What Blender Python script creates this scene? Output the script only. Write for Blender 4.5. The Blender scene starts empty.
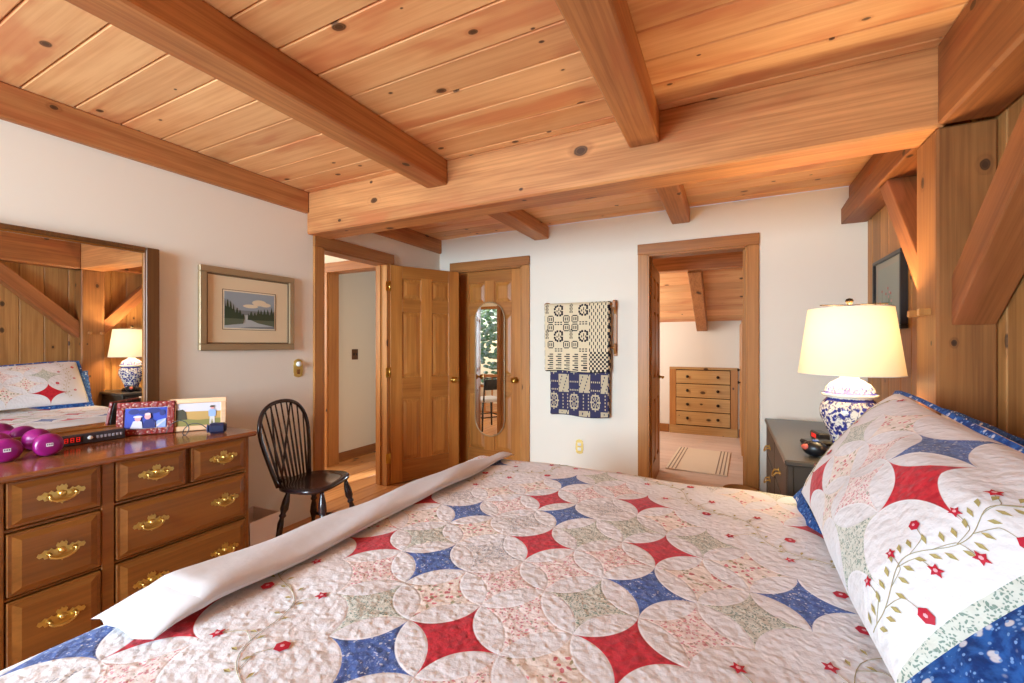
import bpy, bmesh, math, random
from mathutils import Vector, Matrix
from math import sin, cos, pi, radians, sqrt
random.seed(7)
SC = bpy.context.scene
COL = SC.collection

# ------------------------------------------------------------------ camera
cam_d = bpy.data.cameras.new('camera')
cam = bpy.data.objects.new('camera', cam_d); COL.objects.link(cam)
cam.location = (0, 0, 1.304)
cam.rotation_euler = (radians(90), 0, math.atan(217 / 430.0))
cam_d.sensor_width = 36.0
cam_d.lens = 430.0 / 1024 * 36.0
cam_d.shift_y = 3.0 / 1024
cam_d.clip_start = 0.02
SC.camera = cam

# ------------------------------------------------------------------ world, colour management
w = bpy.data.worlds.new('world'); SC.world = w; w.use_nodes = True
wn = w.node_tree.nodes; wl = w.node_tree.links
sky = wn.new('ShaderNodeTexSky')
try:
    sky.sky_type = 'NISHITA'; sky.sun_disc = False; sky.sun_elevation = radians(48); sky.sun_rotation = radians(200)
except Exception:
    pass
wl.new(sky.outputs[0], wn['Background'].inputs[0])
wn['Background'].inputs[1].default_value = 0.22
vs = SC.view_settings
vs.view_transform = 'Standard'; vs.look = 'None'; vs.gamma = 1.0; vs.use_curve_mapping = False
vs.exposure = 0.1
SC.cycles.use_denoising = True
SC.cycles.max_bounces = 10
SC.cycles.diffuse_bounces = 6
SC.cycles.sample_clamp_indirect = 6.0

# ------------------------------------------------------------------ daylight through windows
def area(name, loc, target, sx, sy, power, col, spread=pi):
    d = bpy.data.lights.new(name, 'AREA'); d.shape = 'RECTANGLE'; d.size = sx; d.size_y = sy
    d.energy = power; d.color = col; d.spread = spread
    o = bpy.data.objects.new(name, d); COL.objects.link(o); o.location = loc
    o.rotation_euler = (Vector(target) - Vector(loc)).to_track_quat('-Z', 'Y').to_euler()
    return o
DAY = (0.67, 0.86, 1.0)
WARM = (1.0, 0.74, 0.42)
area('daylight_window', (-1.95, -2.38, 1.55), (-2.0, 3, .75), 1.4, 1.3, 150, DAY, radians(130))
area('daylight_hall', (-5.6, 1.4, 1.7), (-3.2, 2.7, 1.1), 1.2, 1.4, 62, (1.0, 0.9, 0.78))
area('daylight_dressing_room', (-1.75, 5.5, 1.5), (0.3, 6.3, 1.2), 1.0, 1.0, 27, (1.0, 0.95, 0.9))
sun = bpy.data.lights.new('sun', 'SUN'); sun.energy = 3.5; sun.angle = .02
so = bpy.data.objects.new('sun', sun); COL.objects.link(so); so.rotation_euler = (radians(-42), 0, radians(-15))

# ------------------------------------------------------------------ object helpers
def tag(o, label=None, cat=None, group=None, kind=None):
    if label: o['label'] = label
    if cat: o['category'] = cat
    if group: o['group'] = group
    if kind: o['kind'] = kind
    return o

def thing(name, label, cat, loc=(0, 0, 0), rz=0.0, group=None, kind=None, rx=0.0, ry=0.0):
    o = bpy.data.objects.new(name, None); COL.objects.link(o)
    o.empty_display_size = 0.05
    o.location = loc; o.rotation_euler = (rx, ry, rz)
    return tag(o, label, cat, group, kind)

class MB:
    """collects faces into one mesh"""
    def __init__(s):
        s.v = []; s.f = []; s.m = []; s.uv = {}; s.sm = []
    def add(s, vs_, fs, mi=0, smooth=False, uvs=None):
        o = len(s.v); s.v += [tuple(p) for p in vs_]
        for k, f in enumerate(fs):
            s.f.append(tuple(i + o for i in f)); s.m.append(mi); s.sm.append(smooth)
            if uvs is not None: s.uv[len(s.f) - 1] = [uvs[i] for i in f]
        return s
    def box(s, x0, x1, y0, y1, z0, z1, mi=0, c=0.0):
        if x0 > x1: x0, x1 = x1, x0
        if y0 > y1: y0, y1 = y1, y0
        if z0 > z1: z0, z1 = z1, z0
        return s.obox(((x0 + x1) / 2, (y0 + y1) / 2, (z0 + z1) / 2), (1, 0, 0), (0, 1, 0), (0, 0, 1), (x1 - x0) / 2, (y1 - y0) / 2, (z1 - z0) / 2, mi, c)
    def obox(s, ctr, ax, ay, az, hx, hy, hz, mi=0, c=0.0):
        ctr = Vector(ctr); A = [Vector(a).normalized() for a in (ax, ay, az)]
        bm = bmesh.new(); bmesh.ops.create_cube(bm, size=2)
        for v in bm.verts: v.co = Vector((v.co.x * hx, v.co.y * hy, v.co.z * hz))
        if c > 0: bmesh.ops.bevel(bm, geom=list(bm.edges), offset=min(c, hx * .9, hy * .9, hz * .9), segments=1, affect='EDGES')
        bm.verts.index_update()
        vs_ = [ctr + A[0] * v.co.x + A[1] * v.co.y + A[2] * v.co.z for v in bm.verts]
        fs = [[v.index for v in f.verts] for f in bm.faces]; bm.free()
        return s.add(vs_, fs, mi)
    def frame(s, d):
        d = Vector(d).normalized(); a = Vector((0, 0, 1)) if abs(d.z) < .9 else Vector((1, 0, 0))
        u = d.cross(a).normalized(); return u, d.cross(u).normalized()
    def tube(s, pts, r, n=8, mi=0, cap=True, closed=False):
        pts = [Vector(p) for p in pts]; k = len(pts)
        rs = r if isinstance(r, (list, tuple)) else [r] * k
        vs_ = []; u = None
        for i, p in enumerate(pts):
            if closed: d = pts[(i + 1) % k] - pts[i - 1]
            else: d = pts[min(i + 1, k - 1)] - pts[max(i - 1, 0)]
            d = d.normalized() if d.length > 1e-9 else Vector((0, 0, 1))
            if u is None: u, _ = s.frame(d)
            u = (u - d * u.dot(d)); u = u.normalized() if u.length > 1e-6 else s.frame(d)[0]
            v = d.cross(u)
            vs_ += [p + (u * cos(2 * pi * j / n) + v * sin(2 * pi * j / n)) * rs[i] for j in range(n)]
        fs = []
        for i in range(k if closed else k - 1):
            a = i * n; b = ((i + 1) % k) * n
            for j in range(n):
                fs.append((a + j, a + (j + 1) % n, b + (j + 1) % n, b + j))
        if cap and not closed:
            fs.append(tuple(range(n - 1, -1, -1))); fs.append(tuple((k - 1) * n + j for j in range(n)))
        return s.add(vs_, fs, mi, True)
    def lathe(s, prof, ctr=(0, 0, 0), axis=(0, 0, 1), n=24, mi=0, cap=True):
        """prof: [(r, t)] along axis"""
        ax = Vector(axis).normalized(); c = Vector(ctr)
        return s.tube_axis([(c + ax * t, r) for r, t in prof], ax, n, mi, cap)
    def tube_axis(s, pr, ax, n, mi, cap):
        u, v = s.frame(ax); vs_ = []
        for p, r in pr: vs_ += [p + (u * cos(2 * pi * j / n) + v * sin(2 * pi * j / n)) * r for j in range(n)]
        fs = []; k = len(pr)
        for i in range(k - 1):
            for j in range(n): fs.append((i * n + j, i * n + (j + 1) % n, (i + 1) * n + (j + 1) % n, (i + 1) * n + j))
        if cap: fs.append(tuple(range(n - 1, -1, -1))); fs.append(tuple((k - 1) * n + j for j in range(n)))
        return s.add(vs_, fs, mi, True)
    def turned(s, p0, p1, prof, n=12, mi=0):
        """prof [(t 0..1, r)] between two points"""
        p0 = Vector(p0); p1 = Vector(p1)
        return s.tube_axis([(p0.lerp(p1, t), r) for t, r in prof], (p1 - p0).normalized(), n, mi, True)
    def prism(s, poly, org, u, v, depth, mi=0):
        """extrude 2D polygon (in u,v) by depth along u x v"""
        org = Vector(org); u = Vector(u); v = Vector(v); w_ = u.cross(v).normalized() * depth
        k = len(poly); a = [org + u * p[0] + v * p[1] for p in poly]
        vs_ = a + [p + w_ for p in a]
        fs = [tuple(range(k - 1, -1, -1)), tuple(range(k, 2 * k))] + [(i, (i + 1) % k, k + (i + 1) % k, k + i) for i in range(k)]
        return s.add(vs_, fs, mi)
    def ball(s, ctr, rx, ry=None, rz=None, n=16, m=10, mi=0, rot=None):
        ry = rx if ry is None else ry; rz = rx if rz is None else rz
        ctr = Vector(ctr); vs_ = []; R = rot or Matrix.Identity(3)
        for i in range(m + 1):
            t = pi * i / m
            for j in range(n):
                p = 2 * pi * j / n
                vs_.append(ctr + R @ Vector((rx * sin(t) * cos(p), ry * sin(t) * sin(p), rz * cos(t))))
        fs = [(i * n + j, (i + 1) * n + j, (i + 1) * n + (j + 1) % n, i * n + (j + 1) % n) for i in range(m) for j in range(n)]
        return s.add(vs_, fs, mi, True)
    def grid(s, fn, nu, nv, mi=0, uvf=None, flip=False, mif=None):
        vs_ = []; uvs = []
        for i in range(nu + 1):
            for j in range(nv + 1):
                a, b = i / nu, j / nv; vs_.append(fn(a, b))
                if uvf: uvs.append(uvf(a, b))
        o = len(s.v); s.v += [tuple(p) for p in vs_]
        for i in range(nu):
            for j in range(nv):
                f = [i * (nv + 1) + j, (i + 1) * (nv + 1) + j, (i + 1) * (nv + 1) + j + 1, i * (nv + 1) + j + 1]
                if flip: f.reverse()
                s.f.append(tuple(q + o for q in f)); s.m.append(mif(i, j) if mif else mi); s.sm.append(True)
                if uvf: s.uv[len(s.f) - 1] = [uvs[q] for q in f]
        return s
    def raised(s, x0, x1, z0, z1, y, depth, bev, mi=0, sgn=-1):
        """bevelled raised field on an XZ face at y, rising to y+sgn*depth"""
        a = [(x0, y, z0), (x1, y, z0), (x1, y, z1), (x0, y, z1)]
        b = [(x0 + bev, y + sgn * depth, z0 + bev), (x1 - bev, y + sgn * depth, z0 + bev), (x1 - bev, y + sgn * depth, z1 - bev), (x0 + bev, y + sgn * depth, z1 - bev)]
        return s.add(a + b, [(4, 5, 6, 7), (3, 2, 1, 0), (0, 1, 5, 4), (1, 2, 6, 5), (2, 3, 7, 6), (3, 0, 4, 7)], mi)
    def build(s, name, mats, parent=None, loc=None, bevel=0.0, subsurf=0, fixn=True):
        me = bpy.data.meshes.new(name); me.from_pydata(s.v, [], s.f)
        for mt in (mats if isinstance(mats, (list, tuple)) else [mats]): me.materials.append(mt)
        me.polygons.foreach_set('material_index', s.m)
        me.polygons.foreach_set('use_smooth', s.sm)
        if s.uv:
            ul = me.uv_layers.new(name='UVMap')
            for pi_, p in enumerate(me.polygons):
                if pi_ in s.uv:
                    for li, q in zip(p.loop_indices, s.uv[pi_]): ul.data[li].uv = q
        me.update()
        if fixn:
            bm = bmesh.new(); bm.from_mesh(me); bmesh.ops.recalc_face_normals(bm, faces=bm.faces); bm.to_mesh(me); bm.free()
        o = bpy.data.objects.new(name, me); COL.objects.link(o)
        if parent: o.parent = parent
        if loc: o.location = loc
        if bevel:
            b = o.modifiers.new('bevel', 'BEVEL'); b.width = bevel; b.segments = 2; b.limit_method = 'ANGLE'; b.angle_limit = radians(50)
        if subsurf:
            b = o.modifiers.new('subsurf', 'SUBSURF'); b.levels = subsurf; b.render_levels = subsurf
        return o

def kids(o): return [c for c in bpy.data.objects if c.parent == o]
def copy_tree(o, parent=None):
    c = o.copy(); COL.objects.link(c)
    if parent is not None: c.parent = parent
    for k in kids(o): copy_tree(k, c)
    return c

# ------------------------------------------------------------------ node helpers
class NT:
    def __init__(s, name, rough=.5, spec=.5):
        s.mat = bpy.data.materials.new(name); s.mat.use_nodes = True
        s.t = s.mat.node_tree; s.b = s.t.nodes['Principled BSDF']
        s.b.inputs['Roughness'].default_value = rough
        s.b.inputs['Specular IOR Level'].default_value = spec
    def n(s, t, **kw):
        q = s.t.nodes.new('ShaderNode' + t)
        for k, v in kw.items(): setattr(q, k, v)
        return q
    def l(s, a, b): s.t.links.new(a, b)
    def put(s, sock, v):
        if isinstance(v, (int, float)): sock.default_value = v
        elif isinstance(v, (tuple, list)):
            sock.default_value = v if len(v) == len(sock.default_value) else (*v, 1)
        else: s.l(v, sock)
    def m(s, op, a, b=0.0, c=None, clamp=False):
        q = s.n('Math', operation=op); q.use_clamp = clamp
        s.put(q.inputs[0], a); s.put(q.inputs[1], b)
        if c is not None: s.put(q.inputs[2], c)
        return q.outputs[0]
    def vm(s, op, a, b):
        q = s.n('VectorMath', operation=op); s.put(q.inputs[0], a); s.put(q.inputs[1], b); return q.outputs[0]
    def mix(s, f, a, b, bt='MIX'):
        q = s.n('Mix', data_type='RGBA', blend_type=bt); s.put(q.inputs[0], f); s.put(q.inputs[6], a); s.put(q.inputs[7], b); return q.outputs[2]
    def ss(s, x, lo, hi):
        q = s.n('MapRange', interpolation_type='SMOOTHSTEP'); s.put(q.inputs[0], x); q.inputs[1].default_value = lo; q.inputs[2].default_value = hi
        return q.outputs[0]
    def noise(s, vec, scale, detail=2, rough=.5, dist=0.0, dim='3D'):
        q = s.n('TexNoise', noise_dimensions=dim); s.l(vec, q.inputs['Vector']); q.inputs['Scale'].default_value = scale
        q.inputs['Detail'].default_value = detail; q.inputs['Roughness'].default_value = rough; q.inputs['Distortion'].default_value = dist
        return q.outputs['Fac']
    def voro(s, vec, scale, feature='F1', dim='3D', rnd=1.0):
        q = s.n('TexVoronoi', feature=feature, voronoi_dimensions=dim); s.l(vec, q.inputs['Vector']); q.inputs['Scale'].default_value = scale
        q.inputs['Randomness'].default_value = rnd
        return q
    def obj(s): return s.n('TexCoord').outputs['Object']
    def uv(s): return s.n('TexCoord').outputs['UV']
    def sep(s, v):
        q = s.n('SeparateXYZ'); s.l(v, q.inputs[0]); return q.outputs
    def comb(s, x, y, z=0.0):
        q = s.n('CombineXYZ'); s.put(q.inputs[0], x); s.put(q.inputs[1], y); s.put(q.inputs[2], z); return q.outputs[0]
    def bump(s, h, strength=.3, dist=.01):
        q = s.n('Bump'); s.put(q.inputs['Height'], h); q.inputs['Strength'].default_value = strength; q.inputs['Distance'].default_value = dist
        s.l(q.outputs[0], s.b.inputs['Normal'])
    def col(s, c): s.put(s.b.inputs['Base Color'], c)

def srgb(r, g, b):
    f = lambda c: (c / 12.92) if c <= .04045 else ((c + .055) / 1.055) ** 2.4
    return (f(r / 255), f(g / 255), f(b / 255))

def plain(name, c, rough=.5, metal=0.0, spec=.5, bump=0.0, bscale=60):
    t = NT(name, rough, spec); o = t.obj()
    nz = t.noise(o, 9, 3)
    t.col(t.mix(t.m('MULTIPLY', nz, .25), c, tuple(x * .8 for x in c)))
    t.b.inputs['Metallic'].default_value = metal
    if bump: t.bump(t.noise(o, bscale, 3), bump, .004)
    return t.mat

def wood(name, light, dark, axis='Y', rough=.5, knots=.5, tone=.22, fig=.45, kc=None, spec=.4, ksize=1.0, reddish=None, streak=.35):
    """figured wood: grain along axis, contour-ring figure, fine streaks, dark oval knots"""
    t = NT(name, rough, spec); o = t.obj()
    rnd = t.n('NewGeometry').outputs['Random Per Island']
    orr = t.n('ObjectInfo').outputs['Random']
    off = t.m('ADD', t.m('MULTIPLY', rnd, 61.0), t.m('MULTIPLY', orr, 43.0))
    p = t.vm('ADD', o, t.comb(off, t.m('MULTIPLY', off, .71), t.m('MULTIPLY', off, .37)))
    ai = 'XYZ'.index(axis)
    def sc(a, b):
        v = [a, a, a]; v[ai] = b; return t.vm('MULTIPLY', p, tuple(v))
    # knots
    ps = t.sep(p); oth = [ps[k] for k in range(3) if k != ai]
    kv = t.comb(t.m('MULTIPLY', ps[ai], 3.0 / ksize), t.m('MULTIPLY', t.m('ADD', oth[0], oth[1]), 4.6 / ksize))
    kq = t.voro(kv, 1.0, dim='2D')
    kr = t.sep(kq.outputs['Color'])
    on = t.m('LESS_THAN', kr[0], knots)
    kd = t.m('ADD', kq.outputs['Distance'], t.m('MULTIPLY', t.m('SUBTRACT', t.noise(sc(22, 16), 1.0, 2), .5), .05))
    size = t.m('ADD', .022, t.m('MULTIPLY', t.m('MULTIPLY', kr[1], kr[1]), .075))
    rel = t.m('DIVIDE', kd, size)
    core = t.m('MULTIPLY', on, t.ss(rel, 1.0, .62))
    ringm = t.m('MULTIPLY', on, t.m('MULTIPLY', t.ss(rel, .62, .95), t.ss(rel, 1.35, 1.0)))
    halo = t.m('MULTIPLY', on, t.ss(rel, 2.8, .9))
    # figure
    big = t.noise(sc(3.4, .3), 1.0, 2, .5, .3)
    rings = t.m('PINGPONG', t.m('ADD', t.m('MULTIPLY', big, 11.0), t.m('MULTIPLY', halo, 1.8)), 1.0)
    fine = t.noise(sc(70, 1.6), 1.0, 4, .6)
    broad = t.noise(sc(5.0, 1.1), 1.0, 3, .6, .4)
    f = t.m('ADD', t.m('MULTIPLY', rings, fig * .6), t.m('MULTIPLY', t.ss(fine, .32, .68), streak * 1.25))
    f = t.m('ADD', f, t.m('MULTIPLY', t.m('SUBTRACT', broad, .5), 1.3), clamp=True)
    c = t.mix(f, light, dark)
    if reddish: c = t.mix(t.m('MULTIPLY', t.ss(broad, .52, .66), .55), c, reddish)
    tn = t.m('ADD', 1 - tone * .6, t.m('MULTIPLY', rnd, tone))
    c = t.mix(1.0, c, t.comb(tn, tn, tn), 'MULTIPLY')
    kc = kc or tuple(x * .12 for x in dark)
    c = t.mix(t.m('MULTIPLY', halo, .35), c, dark)
    c = t.mix(t.m('MULTIPLY', core, .9), c, tuple(x * 1.05 for x in kc))
    c = t.mix(t.m('MULTIPLY', ringm, .85), c, kc)
    t.col(c)
    t.bump(t.m('ADD', t.m('MULTIPLY', fine, .5), t.m('MULTIPLY', core, -.4)), .12, .004)
    return t.mat

def lookup(t, idx, classes):
    """constant table idx -> class/8 with chained constant colour ramps of up to 24 stops"""
    out = None; N = len(classes); k0 = 0
    while k0 < N:
        part = classes[k0:k0 + 24]; n = len(part)
        fac = t.m('DIVIDE', t.m('ADD', t.m('SUBTRACT', idx, k0), .5), n)
        r = t.n('ValToRGB'); r.color_ramp.interpolation = 'CONSTANT'; e = r.color_ramp.elements
        while len(e) > 1: e.remove(e[-1])
        e[0].position = 0; e[0].color = (part[0] / 8,) * 3 + (1,)
        for k in range(1, n):
            if part[k] != part[k - 1]:
                q = e.new(k / n); q.color = (part[k] / 8,) * 3 + (1,)
        t.l(fac, r.inputs[0])
        v = t.m('MULTIPLY', r.outputs[0], 8.0)
        if out is None: out = v
        else:
            g = t.m('GREATER_THAN', idx, k0 - .5)
            out = t.m('ADD', t.m('MULTIPLY', out, t.m('SUBTRACT', 1.0, g)), t.m('MULTIPLY', v, g))
        k0 += 24
    return out
RED, BLUE, GREEN, PINK, ROSE, GREY, NONE = 0, 1, 2, 3, 4, 5, 6

WHITE_CLOTH = srgb(230, 230, 234)
def fabric_colors(t, p):
    """six cotton prints as colours, p = position vector"""
    dn = t.n('TexNoise'); t.l(p, dn.inputs['Vector']); dn.inputs['Scale'].default_value = 55
    p = t.vm('ADD', p, t.vm('MULTIPLY', t.vm('SUBTRACT', dn.outputs['Color'], (.5, .5, .5)), (.02, .02, .02)))
    v1 = t.voro(p, 135); c1 = t.sep(v1.outputs['Color'])
    v2 = t.voro(p, 210); c2 = t.sep(v2.outputs['Color'])
    v3 = t.voro(p, 72); c3 = t.sep(v3.outputs['Color'])
    nz = t.noise(p, 60, 3)
    red = t.mix(t.ss(nz, .35, .7), srgb(206, 34, 50), srgb(172, 20, 38))
    bl = t.mix(t.ss(nz, .4, .65), srgb(78, 106, 176), srgb(56, 78, 144))
    fl = t.m('MULTIPLY', t.m('LESS_THAN', c1[0], .22), t.ss(v1.outputs['Distance'], .45, .3))
    bl = t.mix(t.m('MULTIPLY', fl, .75), bl, srgb(214, 216, 226))
    sp = t.m('MULTIPLY', t.m('LESS_THAN', c2[0], .35), t.ss(v2.outputs['Distance'], .5, .35))
    bl = t.mix(t.m('MULTIPLY', sp, .45), bl, srgb(150, 170, 214))
    gr = t.mix(t.m('MULTIPLY', t.m('LESS_THAN', c2[1], .5), t.ss(v2.outputs['Distance'], .6, .4)), srgb(212, 214, 204), srgb(128, 150, 138))
    gy = t.mix(t.m('MULTIPLY', t.m('LESS_THAN', c2[1], .45), t.ss(v2.outputs['Distance'], .6, .4)), srgb(222, 220, 220), srgb(152, 158, 172))
    spr = t.m('MULTIPLY', t.m('LESS_THAN', c1[1], .5), t.ss(v1.outputs['Distance'], .55, .35))
    pk = t.mix(t.m('MULTIPLY', spr, .8), srgb(238, 226, 224), srgb(206, 118, 134))
    pk = t.mix(t.m('MULTIPLY', t.m('MULTIPLY', t.m('LESS_THAN', c1[2], .16), t.ss(v1.outputs['Distance'], .5, .3)), .6), pk, srgb(120, 132, 96))
    blo = t.m('MULTIPLY', t.m('LESS_THAN', c3[0], .5), t.ss(t.m('ADD', v3.outputs['Distance'], t.m('MULTIPLY', t.m('SUBTRACT', nz, .5), .5)), .5, .34))
    rs = t.mix(t.m('MULTIPLY', blo, .85), srgb(236, 226, 218), t.mix(t.m('LESS_THAN', c3[1], .45), srgb(202, 84, 98), srgb(138, 138, 92)))
    return [red, bl, gr, pk, rs, gy]

def quilt_mat(name, classfn, strips=None):
    """pieced orange-peel patchwork: uv in lattice cells; concave four-point star in each cell, white petals between"""
    t = NT(name, .85, .25)
    try: t.b.inputs['Sheen Weight'].default_value = .15
    except Exception: pass
    u = t.sep(t.uv()); U, V = u[0], u[1]
    obj = t.obj()
    fx, fy, cls = classfn(t, U, V)
    # fx, fy in -.5...5 ; petals: circles bulging in from each side
    k = .525; R = .725
    def dist(cx, cy):
        a = t.m('SUBTRACT', fx, cx); b = t.m('SUBTRACT', fy, cy)
        return t.m('SQRT', t.m('ADD', t.m('MULTIPLY', a, a), t.m('MULTIPLY', b, b)))
    d = t.m('MINIMUM', t.m('MINIMUM', dist(0, .5 + k), dist(0, -.5 - k)), t.m('MINIMUM', dist(.5 + k, 0), dist(-.5 - k, 0)))
    star = t.ss(d, R - .006, R + .006)
    cols = fabric_colors(t, obj)
    base = t.mix(t.m('MULTIPLY', t.noise(obj, 6, 2), .1), WHITE_CLOTH, srgb(225, 224, 228))
    c = base
    for i, cc in enumerate(cols):
        f = t.m('MULTIPLY', star, t.m('COMPARE', cls, float(i), .3))
        c = t.mix(f, c, cc)
    if strips: c = strips(t, U, V, c, cols, obj)
    t.col(c)
    # hand-quilted pucker
    wv = t.vm('ADD', obj, t.vm('MULTIPLY', t.comb(t.noise(obj, 22, 2), t.noise(t.vm('ADD', obj, (3, 1, 2)), 22, 2), 0.0), (.03, .03, .03)))
    vq = t.voro(wv, 52, 'SMOOTH_F1')
    h = t.m('ADD', t.m('MULTIPLY', t.m('SUBTRACT', 1.0, vq.outputs['Distance']), .8), t.m('MULTIPLY', t.noise(obj, 120, 2), .25))
    seam = t.ss(t.m('ABSOLUTE', t.m('SUBTRACT', d, R)), .03, .0)
    h = t.m('SUBTRACT', h, t.m('MULTIPLY', t.m('MULTIPLY', seam, t.m('LESS_THAN', cls, 5.5)), .12))
    t.bump(h, .42, .012)
    return t.mat

# ------------------------------------------------------------------ materials
M = {}
KC = srgb(54, 32, 18)
M['ceil'] = wood('pine ceiling boards', srgb(244, 192, 134), srgb(208, 132, 78), 'X', .45, .42, .22, .45, kc=KC, reddish=srgb(214, 130, 84), ksize=.8, streak=.24)
M['beamY'] = wood('hewn pine along y', srgb(198, 136, 82), srgb(136, 78, 40), 'Y', .5, .42, .1, .55, kc=KC, reddish=srgb(178, 102, 60), ksize=1.1)
M['beamX'] = wood('hewn pine along x', srgb(212, 148, 92), srgb(152, 90, 48), 'X', .5, .42, .1, .55, kc=KC, reddish=srgb(190, 110, 66), ksize=1.1)
M['beamP'] = wood('hewn pine shaded plate', srgb(162, 102, 56), srgb(108, 58, 28), 'Y', .5, .42, .1, .55, kc=KC, reddish=srgb(150, 82, 46))  # same pine as the girder, colour darkened to stand for shade at right
M['beamZ'] = wood('hewn pine shaded upright', srgb(166, 110, 60), srgb(112, 68, 34), 'Z', .5, .40, .1, .5, kc=KC)  # post's unlit front: shade put into the colour, wood itself matches the girder
M['plank'] = wood('pine wall planks', srgb(192, 140, 82), srgb(142, 94, 50), 'Z', .5, .42, .3, .5, kc=KC)
M['floor'] = wood('wide pine floor', srgb(220, 160, 98), srgb(170, 104, 54), 'Y', .35, .35, .28, .5, kc=KC)
M['palefloor'] = wood('washed pine floor', srgb(228, 206, 188), srgb(210, 182, 160), 'X', .5, .2, .12, .3)
M['trim'] = wood('fir trim', srgb(188, 130, 70), srgb(152, 96, 48), 'Z', .4, .08, .12, .3)
M['trimH'] = wood('fir trim level', srgb(170, 112, 58), srgb(130, 78, 38), 'X', .4, .08, .12, .3)
M['trimHY'] = wood('fir trim level along y', srgb(164, 108, 58), srgb(126, 76, 38), 'Y', .4, .08, .12, .3)
M['door'] = wood('fir door', srgb(190, 126, 60), srgb(146, 86, 34), 'Z', .38, 0, .2, .6, streak=.3)
M['dresser'] = wood('stained maple', srgb(146, 92, 40), srgb(100, 58, 22), 'Y', .3, 0, .12, .45, streak=.25)
M['drtop'] = wood('polished maple top', srgb(146, 88, 50), srgb(110, 62, 34), 'Y', .14, 0, .08, .35, streak=.2, spec=.6)
M['chest'] = wood('knotty pine chest', srgb(206, 164, 104), srgb(168, 122, 70), 'X', .45, .5, .2, .4, kc=srgb(56, 32, 16))
M['mframe'] = wood('walnut frame', srgb(110, 72, 40), srgb(78, 48, 24), 'Z', .35, 0, .1, .3)
M['lightframe'] = wood('blond frame', srgb(232, 192, 152), srgb(208, 158, 116), 'X', .4, .2, .1, .3)
def wallmat():
    t = NT('white painted wall', .9, .2); o = t.obj()
    t.col(t.mix(t.m('MULTIPLY', t.noise(o, 1.2, 2), .2), srgb(238, 233, 220), srgb(232, 226, 211)))
    t.bump(t.noise(o, 220, 2), .06, .002); return t.mat
M['wall'] = wallmat()
M['shadow'] = plain('dark gap', (.02, .012, .006), .9)
M['brass'] = plain('polished brass', srgb(206, 168, 84), .28, 1.0)
M['abrass'] = plain('antique brass', srgb(218, 188, 112), .34, 1.0, bump=.2, bscale=180)
M['darkmetal'] = plain('dark metal', srgb(60, 48, 36), .4, .8)
M['black'] = plain('black plastic', srgb(22, 22, 26), .35)
M['blackwood'] = plain('black painted wood', srgb(34, 28, 30), .22, 0, .6)
M['chairwood'] = plain('dark chair lacquer', srgb(44, 28, 30), .2, 0, .6)
M['nstop'] = plain('black chest top', srgb(66, 62, 58), .28, 0, .5)
M['nsbody'] = plain('black chest body', srgb(42, 36, 32), .4)
M['white'] = plain('white plastic', srgb(236, 236, 232), .4)
M['cream'] = plain('cream mat board', srgb(226, 206, 170), .8)
M['pewter'] = plain('champagne frame', srgb(168, 146, 112), .35, .35)
M['sheet'] = plain('white cotton', srgb(214, 212, 214), .9, 0, .2, .35, 26)
M['bin'] = plain('pale plastic', srgb(226, 212, 206), .5)
M['purple'] = plain('magenta vinyl', srgb(140, 20, 104), .28, 0, .5)
M['navy'] = plain('navy plastic', srgb(30, 36, 66), .4)
M['wicker'] = plain('tan wicker', srgb(176, 128, 76), .8, 0, .2, .6, 160)
def mirror_mat():
    t = NT('mirror glass', .0, .5); t.b.inputs['Metallic'].default_value = 1; t.col((.9, .91, .9)); return t.mat
M['mirror'] = mirror_mat()
def emit(name, c, s):
    t = NT(name, .5); t.col(c); t.b.inputs['Emission Color'].default_value = (*c, 1); t.b.inputs['Emission Strength'].default_value = s; return t.mat
M['led'] = emit('red led digits', (1, .04, .03), .25)
def flat(n, *c): 
    k = 'flat ' + n
    if k not in M: M[k] = plain(k, srgb(*c), .6)
    return M[k]

# ================================================================== THE ROOM
XL, XR, YB, YF, ZC = -2.83, 0.875, 3.85, -2.5, 2.442
ST = 'structure'

# floors: separate boards, pattern inside one mesh
def boards(mb, x0, x1, y0, y1, z0, z1, wdt, along, gap=.003, ch=.003):
    a, b = (y0, y1) if along == 'X' else (x0, x1)
    n = max(1, round((b - a) / wdt)); s = (b - a) / n
    for i in range(n):
        p, q = a + i * s + gap / 2, a + (i + 1) * s - gap / 2
        if along == 'X': mb.box(x0, x1, p, q, z0, z1, 0, ch)
        else: mb.box(p, q, y0, y1, z0, z1, 0, ch)
    return mb
fl = MB(); boards(fl, -6.2, XR, YF, YB + .06, -.04, 0, .2, 'Y'); fl.box(-6.2, XR, YF, YB + .06, -.08, -.041, 1)
tag(fl.build('floor', [M['floor'], M['shadow']]), 'wide orange pine floorboards of the bedroom and hall', 'floor', kind=ST)
fl = MB(); boards(fl, -1.9, 1.1, YB + .06, 7.1, -.04, 0, .14, 'X'); fl.box(-1.9, 1.1, YB + .06, 7.1, -.08, -.041, 1)
tag(fl.build('floor', [M['palefloor'], M['shadow']]), 'pale washed floorboards of the small room past the open doorway', 'floor', kind=ST)

# ceiling boards (run along X), v-grooved
c = MB()
y = YF; bw = .1775
edges = [0.7203 - 6 * .1775 - 1.4]
y = 0.7203 - 18 * .1775
while y < YB:
    c.box(XL, XR, max(y, YF) + .0015, min(y + bw, YB) - .0015, ZC, ZC + .03, 0, .005); y += bw
c.box(XL, XR, YF, YB, ZC + .031, ZC + .06, 1)
tag(c.build('ceiling', [M['ceil'], M['shadow']]), 'knotty pine board ceiling of the bedroom', 'ceiling', kind=ST)

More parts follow.
